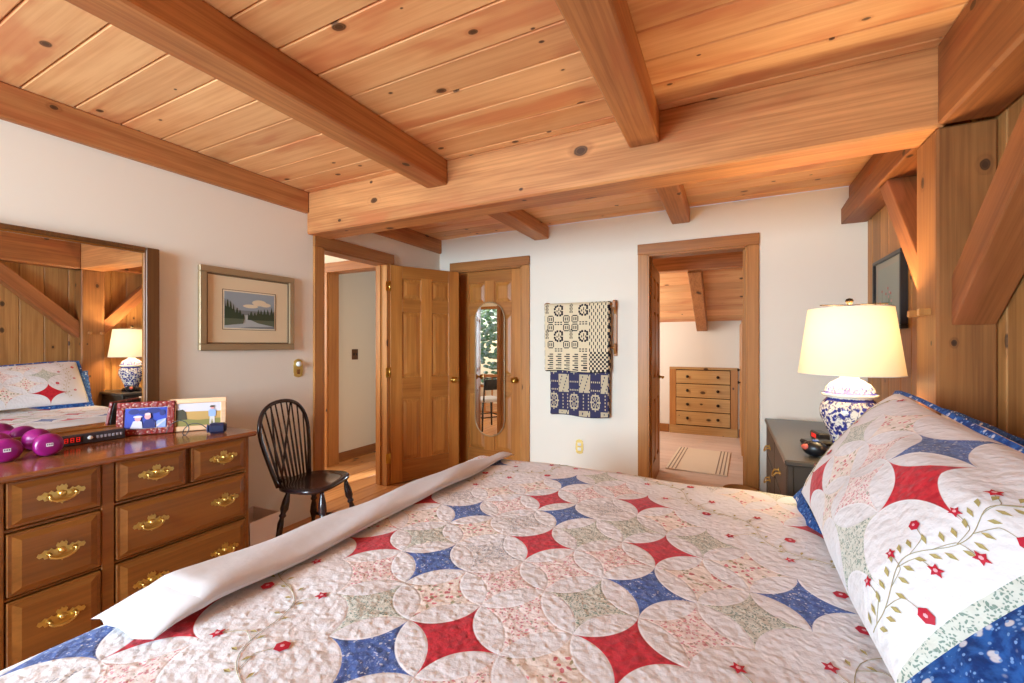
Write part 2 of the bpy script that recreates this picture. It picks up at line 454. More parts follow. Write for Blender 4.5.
# left wall with entry opening y 2.315..3.03 z 0..2.06
wb = MB()
wb.box(XL - .12, XL, YF, 2.315, 0, ZC); wb.box(XL - .12, XL, 3.03, YB, 0, ZC); wb.box(XL - .12, XL, 2.315, 3.03, 2.06, ZC)
tag(wb.build('wall_left', M['wall']), 'white wall with the dresser mirror and the entry doorway', 'wall', kind=ST)
# back wall, openings: closet x -2.6..-1.825 ; right doorway x -.625...13
wb = MB(); t0, t1 = YB, YB + .12
wb.box(XL - .12, -2.6, t0, t1, 0, ZC); wb.box(-1.825, -.63, t0, t1, 0, ZC); wb.box(.13, XR + .12, t0, t1, 0, ZC)
wb.box(-2.6, -1.825, t0, t1, 2.09, ZC); wb.box(-.63, .13, t0, t1, 2.085, ZC)
tag(wb.build('wall_back', M['wall']), 'white far wall with the closet door, hanging coverlets and open doorway', 'wall', kind=ST)
# plank headwall
wb = MB(); y = YF; i = 0
ws = [.19, .16, .21, .15, .18]
while y < YB - .01:
    q = min(y + ws[i % 5], YB); wb.box(XR, XR + .03, y + .001, q - .001, 0, ZC, 0, .006); y = q; i += 1
wb.box(XR + .031, XR + .1, YF, YB, 0, ZC, 1)
tag(wb.build('wall_right', [M['plank'], M['shadow']]), 'upright knotty pine plank wall behind the bed head', 'wall', kind=ST)
# wall behind the camera with its two windows
wb = MB()
wb.box(XL - .12, -2.65, YF - .12, YF, 0, ZC); wb.box(-1.25, XR + .1, YF - .12, YF, 0, ZC)
wb.box(-2.65, -1.25, YF - .12, YF, 0, .9); wb.box(-2.65, -1.25, YF - .12, YF, 2.2, ZC)
tag(wb.build('wall_front', M['wall']), 'white wall with the daylight window, opposite the closet door', 'wall', kind=ST)

# ---- timbers
def beam(name, label, x0, x1, y0, y1, z0, z1, mat, bev=.008):
    mb = MB(); mb.box(x0, x1, y0, y1, z0, z1, 0, bev)
    return tag(mb.build(name, mat), label, 'beam', 'exposed timbers', ST)
GF, GB = 2.185, 2.385
beam('beam', 'deep level girder crossing the whole room, resting on the post', XL, .735, GF, GB, 2.13, ZC, M['beamX'], .01)
beam('beam', 'long ceiling joist over the foot of the bed, left of the other joist', -1.702, -1.547, YF, GF, 2.287, ZC, M['beamY'])
beam('beam', 'ceiling joist overhead, right of the long one', -.447, -.30, YF, GF, 2.284, ZC, M['beamY'])
beam('beam', 'short joist stub between girder and far wall above the closet side', -1.695, -1.545, GB, YB, 2.318, ZC, M['beamY'])
beam('beam', 'short joist stub between girder and far wall above the open doorway', -.43, -.288, GB, YB, 2.316, ZC, M['beamY'])
beam('beam', 'long sill timber along the top of the white left wall', XL - .02, XL + .03, YF, GF, 2.284, ZC, M['beamY'])
beam('beam', 'dark sill timber above the entry door, behind the girder', XL - .02, XL + .03, GB, YB, 2.295, ZC, M['beamY'])
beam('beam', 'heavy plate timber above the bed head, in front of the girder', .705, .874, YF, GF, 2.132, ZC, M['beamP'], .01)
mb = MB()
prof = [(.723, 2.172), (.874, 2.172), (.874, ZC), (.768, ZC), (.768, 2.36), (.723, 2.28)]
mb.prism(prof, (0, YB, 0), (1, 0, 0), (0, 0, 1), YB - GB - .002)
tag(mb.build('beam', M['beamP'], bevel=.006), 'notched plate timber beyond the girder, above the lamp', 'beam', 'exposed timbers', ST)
# post with pegs
pr = thing('post', 'square pine post standing at the bed head under the girder', 'post', (.79, 2.287, 0), group='exposed timbers', kind=ST)
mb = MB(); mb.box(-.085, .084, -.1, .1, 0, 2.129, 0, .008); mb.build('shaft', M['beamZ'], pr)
for yy in (-.035, .07):
    mb = MB(); mb.obox((-.098, yy, 1.432), (1, 0, 0), (0, 1, 0), (0, 0, 1), .022, .014, .014, 0, .003); mb.build('peg', M['trim'], pr)
# knee braces
def brace(label, y0, sgn, zlo, zhi, run, x0=.745, x1=.868, th=.135):
    """rises from the post face at y0 going sgn in y"""
    L = zhi - zlo
    v = th * sqrt(1 + (L / run) ** 2) 
    poly = [(0, zlo), (0, zlo + v * .98), (sgn * run * (1 - (v * .98) / L), zhi), (sgn * run, zhi)]
    # lower edge from (0,zlo) to (run,zhi)
    mb = MB(); mb.prism([p for p in poly], (x1 - x0, 0, 0), (0, 1, 0), (0, 0, 1), -(x1 - x0))
    rx = math.atan2(L, sgn * run); Rm = Matrix.Rotation(-rx, 3, 'X'); mb.v = [tuple(Rm @ Vector(p)) for p in mb.v]
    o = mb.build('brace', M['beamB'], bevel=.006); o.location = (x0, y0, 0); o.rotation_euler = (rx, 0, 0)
    return tag(o, label, 'brace', 'exposed timbers', ST)
M['beamB'] = wood('hewn pine shaded brace', srgb(164, 102, 58), srgb(112, 60, 30), 'Y', .5, .35, .1, .5, kc=KC, reddish=srgb(184, 112, 72))  # same timber again, right-side shade painted in as a darker colour
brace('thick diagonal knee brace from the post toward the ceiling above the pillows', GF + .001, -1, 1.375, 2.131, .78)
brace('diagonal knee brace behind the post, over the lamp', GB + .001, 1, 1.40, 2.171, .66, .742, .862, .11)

# ---- door casings
def casing(label, plane, a0, a1, ztop, p, axis, dep=.02, wdt=.085, z0=0.0, head=.09, jamb=.12):
    """a0,a1 clear opening; axis 'X' wall normal along y (back wall), 'Y' wall normal along x"""
    mb = MB(); 
    def bx(u0, u1, z0_, z1_, d0, d1, mi=0):
        if axis == 'X': mb.box(u0, u1, p + d0, p + d1, z0_, z1_, mi, .003)
        else: mb.box(p + d0, p + d1, u0, u1, z0_, z1_, mi, .003)
    s = -1 if axis == 'X' else 1
    bx(a0 - wdt, a0, z0, ztop, 0, s * dep); bx(a1, a1 + wdt, z0, ztop, 0, s * dep)
    bx(a0 - wdt - .002, a1 + wdt + .002, ztop, ztop + head, 0, s * (dep + .006), 1)
    # jamb linings and stops
    bx(a0 - .002, a0 + .018, z0, ztop, s * dep, -s * jamb); bx(a1 - .018, a1 + .002, z0, ztop, s * dep, -s * jamb)
    bx(a0, a1, ztop - .018, ztop + .002, s * dep, -s * jamb, 1)
    bx(a0 + .016, a0 + .03, z0, ztop - .015, -s * .05, -s * .085); bx(a1 - .03, a1 - .016, z0, ztop - .015, -s * .05, -s * .085)
    return mb
tag(casing('', 0, 2.315, 3.03, 2.055, XL, 'Y', wdt=.075).build('trim_1', [M['trim'], M['trimHY']]), 'fir casing of the entry doorway beside the chair', 'door trim', kind=ST)
tag(casing('', 0, -2.6, -1.825, 2.085, YB, 'X', wdt=.08).build('trim_2', [M['trim'], M['trimH']]), 'fir casing around the closet door with the oval mirror', 'door trim', kind=ST)
tag(casing('', 0, -.63, .13, 2.08, YB, 'X', wdt=.078).build('trim_3', [M['trim'], M['trimH']]), 'fir casing of the open doorway to the pine chest room', 'door trim', kind=ST)

# ---- six-panel doors. local: x 0..w (hinge at 0), y 0..t, z 0..h
def sixpanel(name, label, loc, rz, w_, h, knob_side=1, t=.035, knob=True, hinges=True, hinge_y=0.0, lever=False):
    r = thing(name, label, 'door', loc, rz, kind=ST)
    st, cs = .115, .115
    rows = [(.2, .78), (.98, 1.60), (1.72, h - .12)] if h > 1.9 else [(.2, .7), (.9, 1.45), (1.55, h - .12)]
    mb = MB()
    mb.box(0, st, 0, t, 0, h, 0, .002); mb.box(w_ - st, w_, 0, t, 0, h, 0, .002)
    mx = w_ / 2
    mb.box(mx - cs / 2, mx + cs / 2, 0, t, rows[0][0] - .001, h - .1, 0, .002)
    zz = [(0, rows[0][0])] + [(rows[i][1], rows[i + 1][0]) for i in range(2)] + [(rows[2][1], h)]
    for a, b in zz: mb.box(st - .001, w_ - st + .001, .001, t - .001, a, b, 1, .002)
    mb.build('leaf', [M['door'], M['doorH']], r)
    for a, b in rows:
        for x0, x1 in ((st, mx - cs / 2), (mx + cs / 2, w_ - st)):
            p = MB(); p.box(x0 - .003, x1 + .003, t * .38, t * .62, a - .003, b + .003)
            p.raised(x0 + .012, x1 - .012, a + .012, b - .012, t * .38, .010, .032, 0, -1)
            p.raised(x0 + .012, x1 - .012, a + .012, b - .012, t * .62, .010, .032, 0, 1)
            p.build('panel', M['door'], r)
    if knob:
        for s, y0 in ((-1, 0), (1, t)):
            k = MB()
            if lever:
                k.lathe([(.026, 0), (.026, .006), (.01, .008), (.01, .04)], (w_ - .06, y0, .96), (0, s, 0), 14)
                k.tube([(w_ - .06, y0 + s * .04, .96), (w_ - .13, y0 + s * .045, .965), (w_ - .16, y0 + s * .04, .955)], [.011, .009, .008], 8)
            else:
                k.lathe([(.0, 0), (.032, 0), (.032, .005), (.012, .012), (.011, .03), (.022, .036), (.03, .048), (.03, .058), (.02, .068), (0, .07)], (w_ - .065, y0, .935), (0, s, 0), 18)
            k.build('knob', M['brass'], r)
    if hinges:
        for z in (.24, h / 2 + .02, h - .2):
            k = MB(); k.tube([(-.006, hinge_y, z - .048), (-.006, hinge_y, z + .048)], .0075, 10)
            k.box(-.004, -.001, min(hinge_y, t / 2), max(hinge_y, t / 2), z - .045, z + .045)
            k.box(-.045, -.006, hinge_y - .0025, hinge_y + .0005, z - .045, z + .045)
            k.build('hinge', M['brass'], r)
    return r
M['doorH'] = wood('fir door rails', srgb(184, 120, 56), srgb(140, 82, 32), 'X', .38, 0, .2, .5, streak=.3)
# entry door swung open into the room
sixpanel('door_1', 'six-panel fir door swung open beside the closet', (-2.795, 3.045, .012), radians(62.4), .715, 2.03, hinge_y=.002)
# closed closet door
sixpanel('door_2', 'closed six-panel fir closet door carrying an oval mirror', (-2.58, 3.868, .012), 0, .737, 2.055, hinges=False)
# door of the small room, open away from us
d3 = sixpanel('door_3', 'fir door of the small room, open edge-on in the right doorway', (-.612, 3.975, .012), radians(92.5), .72, 2.03, hinge_y=.036, lever=True)

# ---- oval mirror on the closet door
om = thing('oval_mirror', 'tall narrow rounded mirror hung on the closet door', 'mirror', (-2.203, 3.862, 1.05))
def stadium(hw, hh, n=14):
    pts = []
    for i in range(n + 1): a = pi * i / n; pts.append((hw * cos(a), hh - hw + hw * sin(a)))
    for i in range(n + 1): a = pi + pi * i / n; pts.append((hw * cos(a), -hh + hw + hw * sin(a)))
    return pts
mb = MB(); mb.prism(stadium(.168, .686), (0, 0, 0), (1, 0, 0), (0, 0, 1), .012); mb.build('glass', M['mirror'], om)
mb = MB(); mb.tube([(p[0], -.010, p[1]) for p in stadium(.172, .690)], .006, 8, closed=True); mb.build('frame', M['pewter'], om)

# ================================================================== HALL beyond the entry
wb = MB()
wb.box(-6.2, -3.85, 3.2, 3.32, 0, 2.6); wb.box(-3.85, -2.95, 3.2, 3.32, 2.07, 2.6)
tag(wb.build('wall_hall', M['wall']), 'white wall strip of the hall above its inner doorway', 'wall', kind=ST)
wb = MB(); wb.box(-4.0, -3.87, 3.32, 4.02, 0, 2.6); wb.box(-4.0, -2.95, 4.6, 4.7, 0, 2.6)
tag(wb.build('wall_passage', M['wall']), 'white passage wall with the brown switch plate, seen through the entry', 'wall', kind=ST)
tag(MB().box(-6.2, XL - .12, YF, 4.7, 2.6, 2.66).build('ceiling', M['wall']), 'white ceiling of the hall', 'ceiling', kind=ST)
mb = MB(); mb.box(-3.85, -3.80, 3.18, 3.2, 0, 2.07, 0, .003); mb.box(-3.87, -3.795, 3.2, 3.335, 0, 2.07, 0, .003)
mb.box(-3.85, -2.95, 3.178, 3.33, 2.065, 2.165, 1, .003)
tag(mb.build('trim_4', [M['trim'], M['trimH']]), 'fir casing of the inner hall doorway', 'door trim', kind=ST)
tag(MB().box(-3.87, -3.852, 3.33, 4.02, 0, .1, 0, .004).build('baseboard_hall', M['trimHY']), 'brown baseboard along the passage wall', 'baseboard', kind=ST)
mb = MB(); mb.box(-4.0, -3.86, 4.02, 4.06, 0, 2.0, 0, .003)
tag(mb.build('trim_5', M['white']), 'narrow white corner strip at the end of the passage wall', 'trim', kind=ST)
r = thing('switch_plate', 'brown double switch plate on the passage wall through the entry', 'switch', (-3.87, 3.625, 1.19))
mb = MB(); mb.box(0, .008, -.045, .045, -.06, .06, 0, .003); mb.build('plate', M['mframe'], r)
for yy in (-.02, .02):
    mb = MB(); mb.box(.008, .02, yy - .006, yy + .006, -.012, .014, 0, .002); mb.build('toggle', M['black'], r)
# far hall: gallery window, railing and a padded chair (seen in the oval mirror)
wb = MB()
wb.box(-6.2, -5.15, -.72, -.6, 0, 2.6); wb.box(-4.25, XL - .12, -.72, -.6, 0, 2.6); wb.box(-5.15, -4.25, -.72, -.6, 0, .35); wb.box(-5.15, -4.25, -.72, -.6, 2.15, 2.6)
wb.box(-6.3, -6.2, -.72, 3.2, 0, .9); wb.box(-6.3, -6.2, -.72, .6, .9, 2.6); wb.box(-6.3, -6.2, 2.3, 3.2, .9, 2.6); wb.box(-6.3, -6.2, .6, 2.3, 2.2, 2.6)
tag(wb.build('wall_gallery', M['wall']), 'white gallery walls of the hall around its windows', 'wall', kind=ST)
r = thing('window_1', 'tall hall window with bright greenery, reflected in the oval mirror', 'window', (-4.7, -.66, .35), kind=ST)
mb = MB()
for x0, x1, z0, z1 in ((-.45, -.39, 0, 1.8), (.39, .45, 0, 1.8), (-.45, .45, 0, .06), (-.45, .45, 1.74, 1.8)): mb.box(x0, x1, -.05, .07, z0, z1, 0, .003)
mb.build('window_frame', M['trim'], r)
gt = NT('window pane', 0, .5); gt.b.inputs['Transmission Weight'].default_value = 1; gt.b.inputs['IOR'].default_value = 1.02; gt.col((1, 1, 1))
M['pane'] = gt.mat
MB().box(-.39, .39, 0, .004, .06, 1.74).build('pane', M['pane'], r)
def leafmat():
    t = NT('sunlit leaves', .8); o = t.obj(); n1 = t.noise(o, 6, 4)
    t.col(t.mix(t.ss(n1, .4, .6), srgb(170, 200, 140), srgb(236, 244, 228))); return t.mat
tr = thing('tree', 'sunlit leafy tree outside the hall window, reflected in the oval mirror', 'tree', (-6.0, -3.6, 0))
mb = MB()
random.seed(3)
for i in range(1100):
    p = Vector((random.gauss(0, .85), random.gauss(0, .5), 1.7 + random.gauss(0, .8)))
    mb.ball(p, .08, .08, .05, 5, 4)
mb.build('crown', leafmat(), tr)
mb = MB(); mb.tube([(0, 0, 0), (.02, 0, .8), (0, .05, 1.6)], [.12, .1, .07], 8); mb.build('trunk', M['mframe'], tr)
r = thing('railing', 'wooden gallery railing in the hall, reflected in the oval mirror', 'railing', (-4.3, 1.0, 0))
mb = MB(); mb.box(-1.4, .75, -.03, .03, .72, .77, 0, .008); mb.box(-1.4, .75, -.02, .02, .08, .11); mb.build('handrail', M['trimH'], r)
for i in range(14):
    mb = MB(); mb.box(-1.35 + i * .155, -1.325 + i * .155, -.012, .012, .11, .72); mb.build('baluster', M['trim'], r)
for xx in (-1.4, .72):
    mb = MB(); mb.box(xx - .04, xx + .04, -.04, .04, 0, .86, 0, .006); mb.build('newel', M['trim'], r)
r = thing('padded_chair', 'dark chair with a pale seat in the hall, reflected in the oval mirror', 'chair', (-3.36, 1.9, 0), radians(-60))
mb = MB(); mb.box(-.2, .2, -.2, .2, .43, .48, 0, .015); mb.build('seat', M['sheet'], r)
for sx in (-1, 1):
    for sy in (-1, 1):
        mb = MB(); mb.tube([(sx * .17, sy * .17, .43), (sx * .2, sy * .2, 0)], [.018, .014], 8); mb.build('leg', M['blackwood'], r)
mb = MB(); mb.tube([(-.17, .19, .44), (-.18, .24, .8), (.18, .24, .8), (.17, .19, .44)], .014, 8); mb.box(-.17, .17, .22, .25, .62, .78, 0, .01); mb.build('backrest', M['blackwood'], r)
mb = MB(); mb.tube([(-.185, -.185, .2), (.185, -.185, .2), (.185, .185, .2), (-.185, .185, .2)], .01, 6, closed=True); mb.build('stretcher', M['blackwood'], r)

# ================================================================== SMALL ROOM beyond the right doorway
KY = 6.8
wb = MB(); wb.box(-1.9, 1.1, KY, KY + .1, 0, 1.64)
tag(wb.build('wall_knee', M['wall']), 'low white knee wall behind the built-in pine chest', 'wall', kind=ST)
wb = MB(); wb.box(-2.0, -1.9, YB + .12, 5.0, 0, 2.6); wb.box(-2.0, -1.9, 6.0, KY + .1, 0, 2.6); wb.box(-2.0, -1.9, 5.0, 6.0, 0, 1.0); wb.box(-2.0, -1.9, 5.0, 6.0, 2.0, 2.6)
wb.box(1.1, 1.2, YB + .12, KY + .1, 0, 2.6)
tag(wb.build('wall_side', M['wall']), 'white side walls of the small chest room', 'wall', kind=ST)
# sloped board ceiling
c = MB(); n = 9; ya, za, yb, zb = 5.25, 2.26, KY + .02, 1.635
dv = Vector((0, yb - ya, zb - za)); L = dv.length; dv.normalize(); nv = dv.cross(Vector((1, 0, 0))); nv = nv if nv.z > 0 else -nv
for i in range(n):
    p = Vector((-.4, ya, za)) + dv * (L * (i + .5) / n) + nv * .015
    c.obox(p, (1, 0, 0), dv, nv, 1.5, L / n / 2 - .0015, .015, 0, .005)
c.obox(Vector((-.4, ya, za)) + dv * L / 2 + nv * .045, (1, 0, 0), dv, nv, 1.5, L / 2, .012, 1)
tag(c.build('ceiling', [M['ceil'], M['shadow']]), 'sloping knotty pine ceiling of the small chest room', 'ceiling', kind=ST)
c = MB(); boards(c, -1.9, 1.1, YB + .12, 5.3, 2.43, 2.46, .18, 'X')
tag(c.build('ceiling', [M['ceil']]), 'flat pine ceiling of the small room just inside its doorway', 'ceiling', kind=ST)
beam('beam', 'pine header timber over the slope in the small room', -1.9, 1.1, 5.13, 5.27, 2.13, 2.43, M['beamX'])
mb = MB(); p = Vector((-.345, ya, za)) + dv * (L / 2 - .02) - nv * .085
mb.obox(p, (1, 0, 0), dv, nv, .07, L / 2 - .02, .085, 0, .006)
tag(mb.build('beam', M['beamY']), 'sloping rafter on the small room ceiling', 'beam', 'exposed timbers', ST)
tag(MB().box(-1.9, -.80, KY - .02, KY, 0, .12, 0, .004).build('baseboard_knee', M['trimH']), 'pine baseboard along the knee wall left of the built-in chest', 'baseboard', kind=ST)
tag(MB().box(.12, 1.1, KY - .02, KY, 0, .12, 0, .004).build('baseboard_knee_right', M['trimH']), 'pine baseboard along the knee wall right of the built-in chest', 'baseboard', kind=ST)
# built-in chest
r = thing('chest_of_drawers', 'knotty pine built-in chest of four drawers under the slope', 'chest', (-.34, KY - .001, 0))
mb = MB(); W2 = .45
mb.box(-W2, W2, -.04, 0, 0, .12, 0, .003); mb.box(-W2, -W2 + .09, -.04, 0, .12, .96, 1, .003); mb.box(W2 - .09, W2, -.04, 0, .12, .96, 1, .003); mb.box(-W2, W2, -.045, 0, .94, .975, 0, .003)
mb.box(-W2 + .08, W2 - .08, -.02, 0, .12, .95, 2)
mb.build('case', [M['chest'], M['trim'], M['shadow']], r)
for i in range(4):
    z0 = .135 + i * .201
    d = MB(); d.box(-W2 + .095, W2 - .095, -.05, -.018, z0, z0 + .19, 0, .004); do = d.build('drawer', M['chest'], r)
    for xx in (-.2, .2):
        k = MB(); k.lathe([(.008, 0), (.008, .012), (.02, .018), (.021, .028), (.012, .034), (0, .035)], (xx, -.05, z0 + .1), (0, -1, 0), 12); k.build('knob', M['darkmetal'], do)
# cupboard edge at right
r = thing('cupboard', 'tall pine cupboard with black knobs at right in the small room', 'cupboard', (.12, 5.25, 0))
mb = MB(); mb.box(.02, .6, 0, 1.0, 0, 1.62, 0, .004); mb.build('case', M['beamZ'], r)
for a in (0, .5):
    d = MB(); d.box(0, .02, a + .01, a + .49, .1, 1.55, 0, .004); do = d.build('cupboard_door', M['trim'], r)
    k = MB()
    for zz in ((1.0,) if a else (.86,)):
        k.lathe([(.008, 0), (.008, .012), (.018, .018), (.018, .028), (0, .033)], (0, a + (.06 if a else .44), zz), (-1, 0, 0), 12)
    k.build('knob', M['darkmetal'], do)
# rug
r = thing('rug', 'pale woven rug with striped ends on the small room floor', 'rug', (-.29, 5.27, 0), radians(-2))
mb = MB(); mb.box(-.29, .29, -.52, .52, .001, .012, 0, .003); mb.build('weave', flat('rug', 236, 222, 196), r)
mb = MB()
for xx in (-.26, -.225, -.19, .19, .225, .26): mb.box(xx - .006, xx + .006, -.515, .515, .0121, .0135)
mb.build('stripe', flat('rugstripe', 150, 130, 110), r)

# ================================================================== DRESSER
DX, DZ = -2.285, .84
dr = thing('dresser', 'wide stained maple dresser with brass pulls, left of the chair', 'dresser', (-2.55, .68, 0), 0)
ox, oy = -2.55, .68
hw = .735
mb = MB()
mb.box(XL + .01 - ox, DX - .02 - ox, -hw, hw, .1, .815, 0, .004)                        # carcase
def fbox(y0, y1, z0, z1, th=.0, mi=0): mb.box(DX - .02 - ox, DX + th - ox, y0 - oy, y1 - oy, z0, z1, mi, .003)
fbox(oy - hw, oy - hw + .02, .1, .82); fbox(oy + hw - .02, oy + hw, .1, .82)
for a, b in ((.812, .853), (.507, .548)): fbox(a, b, .1, .82)
for z0, z1 in ((.632, .645), (.389, .400), (.1, .138), (.818, .826)): fbox(oy - hw, oy + hw, z0, z1, -.003)
mb.box(XL + .03 - ox, DX - .03 - ox, -hw + .02, hw - .02, .0, .1)                    # recessed plinth
mb.build('case', M['dresser'], dr)
mb = MB(); mb.box(XL + .005 - ox, DX + .022 - ox, -hw - .035, hw + .035, .815, DZ, 0, .008); mb.build('top', M['drtop'], dr)
def brass_pull():
    mb = MB()
    # chippendale backplate (in local y-z plane, facing +x)
    half = [(0, .032), (.006, .026), (.011, .03), (.016, .022), (.012, .014), (.02, .011), (.028, .018), (.036, .013), (.046, .017), (.054, .010), (.062, .011), (.066, .003), (.06, -.004), (.05, -.002), (.046, -.010), (.036, -.009), (.03, -.016), (.02, -.014), (.014, -.022), (.006, -.021), (0, -.028)]
    poly = half + [(-a, b) for a, b in reversed(half[1:-1])]
    poly = [(a * 1.02, b * 1.25) for a, b in poly]; mb.prism(poly, (.0, 0, 0), (0, 1, 0), (0, 0, 1), .003)
    for s in (-1, 1): mb.lathe([(.008, 0), (.007, .006), (.005, .012), (.006, .018), (0, .02)], (.003, s * .036, .004), (1, 0, 0), 10)
    pts = []
    for i in range(13):
        a = pi * i / 12; pts.append((.016 + .006 * sin(a), -.037 * cos(a), .004 - .022 * sin(a) ** .7 if 0 < i < 12 else .004))
    mb.tube(pts, [.003] + [.0042] * 4 + [.0055] * 3 + [.0042] * 4 + [.003], 8)
    mb.ball((.009, 0, .006), .008, .012, .012, 10, 6)
    return mb
pull_me = None
def drawer(parent, x, y0, y1, z0, z1, pulls, ctr):
    global pull_me
    cy, cz = (y0 + y1) / 2, (z0 + z1) / 2
    d = MB(); g = .004
    d.box(x - .018, x + .006, y0 + g - cy, y1 - g - cy, z0 + g - cz, z1 - g - cz, 0, .003)
    a = [(x + .006, y0 + .016 - cy, z0 + .014 - cz), (x + .006, y1 - .016 - cy, z0 + .014 - cz), (x + .006, y1 - .016 - cy, z1 - .014 - cz), (x + .006, y0 + .016 - cy, z1 - .014 - cz)]
    bv = .022
    b = [(x + .016, p[1] + (bv if i in (0, 3) else -bv), p[2] + (bv * .8 if i in (0, 1) else -bv * .8)) for i, p in enumerate(a)]
    d.add(a + b, [(0, 1, 5, 4), (1, 2, 6, 5), (2, 3, 7, 6), (3, 0, 4, 7), (4, 5, 6, 7)])
    # narrow bead at either end
    do = d.build('drawer', M['dresser'], parent, loc=(0, cy, cz))
    for py in pulls:
        if pull_me is None:
            h = brass_pull().build('handle', M['abrass'], do); pull_me = h.data
        else:
            h = bpy.data.objects.new('handle', pull_me); COL.objects.link(h); h.parent = do
        h.location = (x + .016, py - cy, .002)
    return do
L_ = lambda *a: drawer(dr, DX - ox, a[0] - oy, a[1] - oy, a[2], a[3], [p - oy for p in a[4]], 0)
for z0, z1 in ((.138, .389), (.400, .632)):
    L_(.853, 1.398, z0, z1, (.975, 1.283)); L_(.548, .812, z0, z1, (.69,)); L_(-.038, .507, z0, z1, (.077, .385))
L_(.548, .812, .645, .818, (.69,))
L_(.853, 1.118, .645, .818, (.993,)); L_(1.133, 1.398, .645, .818, (1.277,))
L_(-.038, .227, .645, .818, (.083,)); L_(.242, .507, .645, .818, (.367,))

# ---- dresser mirror
MYAW = radians(.85)
mr = thing('dresser_mirror', 'large framed mirror standing on the back of the dresser', 'mirror', (-2.80, .67, DZ), MYAW)
mw, mh = .565, .985
mb = MB()
mb.box(-.02, .022, mw - .062, mw, 0, mh, 0, .004); mb.box(-.02, .022, -mw, -mw + .062, 0, mh, 0, .004)
mb.box(-.019, .021, -mw + .06, mw - .06, mh - .022, mh, 0, .004); mb.box(-.019, .021, -mw + .06, mw - .06, 0, .045, 1, .004)
mb.build('frame', [M['mframe'], M['dresser']], mr)
mb = MB()
for (y0, y1, z0, z1) in ((mw - .07, mw - .06, .045, mh - .022), (-mw + .06, -mw + .07, .045, mh - .022), (-mw + .06, mw - .06, mh - .032, mh - .022), (-mw + .06, mw - .06, .045, .055)):
    mb.box(-.01, .016, y0, y1, z0, z1, 0, .003)
mb.build('inner_bead', M['dresser'], mr)
MB().box(-.015, .005, -mw + .06, mw - .06, .045, mh - .022).build('glass', M['mirror'], mr)

# ---- things on the dresser
def dumbbell(label, x, y, rz):
    r = thing('dumbbell', label, 'dumbbell', (x + .018, y - .004, DZ), rz, 'dumbbells on the dresser')
    R = .047
    mb = MB()
    hp_ = [(0, .125), (.028, .1245), (.038, .121), (.045, .111), (R, .098), (.0455, .082), (.034, .064), (.019, .054), (.0165, .03)]
    prof = [(r_, -t_) for r_, t_ in hp_] + [(.0185, 0)] + hp_[::-1]
    mb.lathe(prof, (0, 0, R), (1, 0, 0), 28, cap=False); mb.build('weight', M['purple'], r)
    mb = MB(); mb.box(.1246, .1258, -.010, .010, R - .003, R + .010, 0)
    mb.build('sticker', M['white'], r)
    mb = MB()
    for i in range(3): mb.box(.1257, .1262, -.008 + i * .006, -.004 + i * .006, R + .001, R + .008)
    mb.build('print', M['flat print'], r)
    return r
flat('print', 120, 110, 120); M['flat print'] = M['flat print']
dumbbell('right of two magenta dumbbells on the dresser, next to the clock radio', -2.645, .742, radians(-6))
dumbbell('left of two magenta dumbbells on the dresser, cut by the picture edge', -2.66, .628, radians(-6))
# clock radio
r = thing('clock_radio', 'low wood-topped clock radio between dumbbells and red photo frame', 'clock radio', (-2.72, .913, DZ))
mb = MB(); mb.box(-.055, .04, -.14, .125, .004, .05, 0, .004); mb.build('case', M['dresser'], r)
mb = MB(); mb.box(.038, .046, -.142, .127, .002, .05, 0, .003); mb.build('front', flat('radiofront', 62, 58, 66), r)
mb = MB(); mb.box(.0455, .0475, -.1, -.03, .014, .04); mb.build('display', flat('display', 40, 10, 14), r)
mb = MB()
for i in range(3):
    y0 = -.092 + i * .02
    for (a, b, c_, d_) in ((0, .012, .035, .037), (0, .012, .026, .028), (0, .012, .017, .019), (0, .002, .017, .037), (.010, .012, .017, .037)): mb.box(.0474, .0482, y0 + a, y0 + b, c_, d_)
mb.build('digits', M['led'], r)
mb = MB(); mb.lathe([(.009, 0), (.009, .006), (0, .007)], (.046, -.005, .028), (1, 0, 0), 14); mb.build('dial', M['white'], r)
for i in range(7):
    mb = MB(); mb.box(.0455, .05, .018 + i * .0145, .028 + i * .0145, .02, .034, 0, .002); mb.build('button', flat('radiobutton', 170, 166, 178), r)
for yy in (-.12, .11):
    mb = MB(); mb.box(-.04, .03, yy - .01, yy + .01, 0, .005); mb.build('foot', M['black'], r)

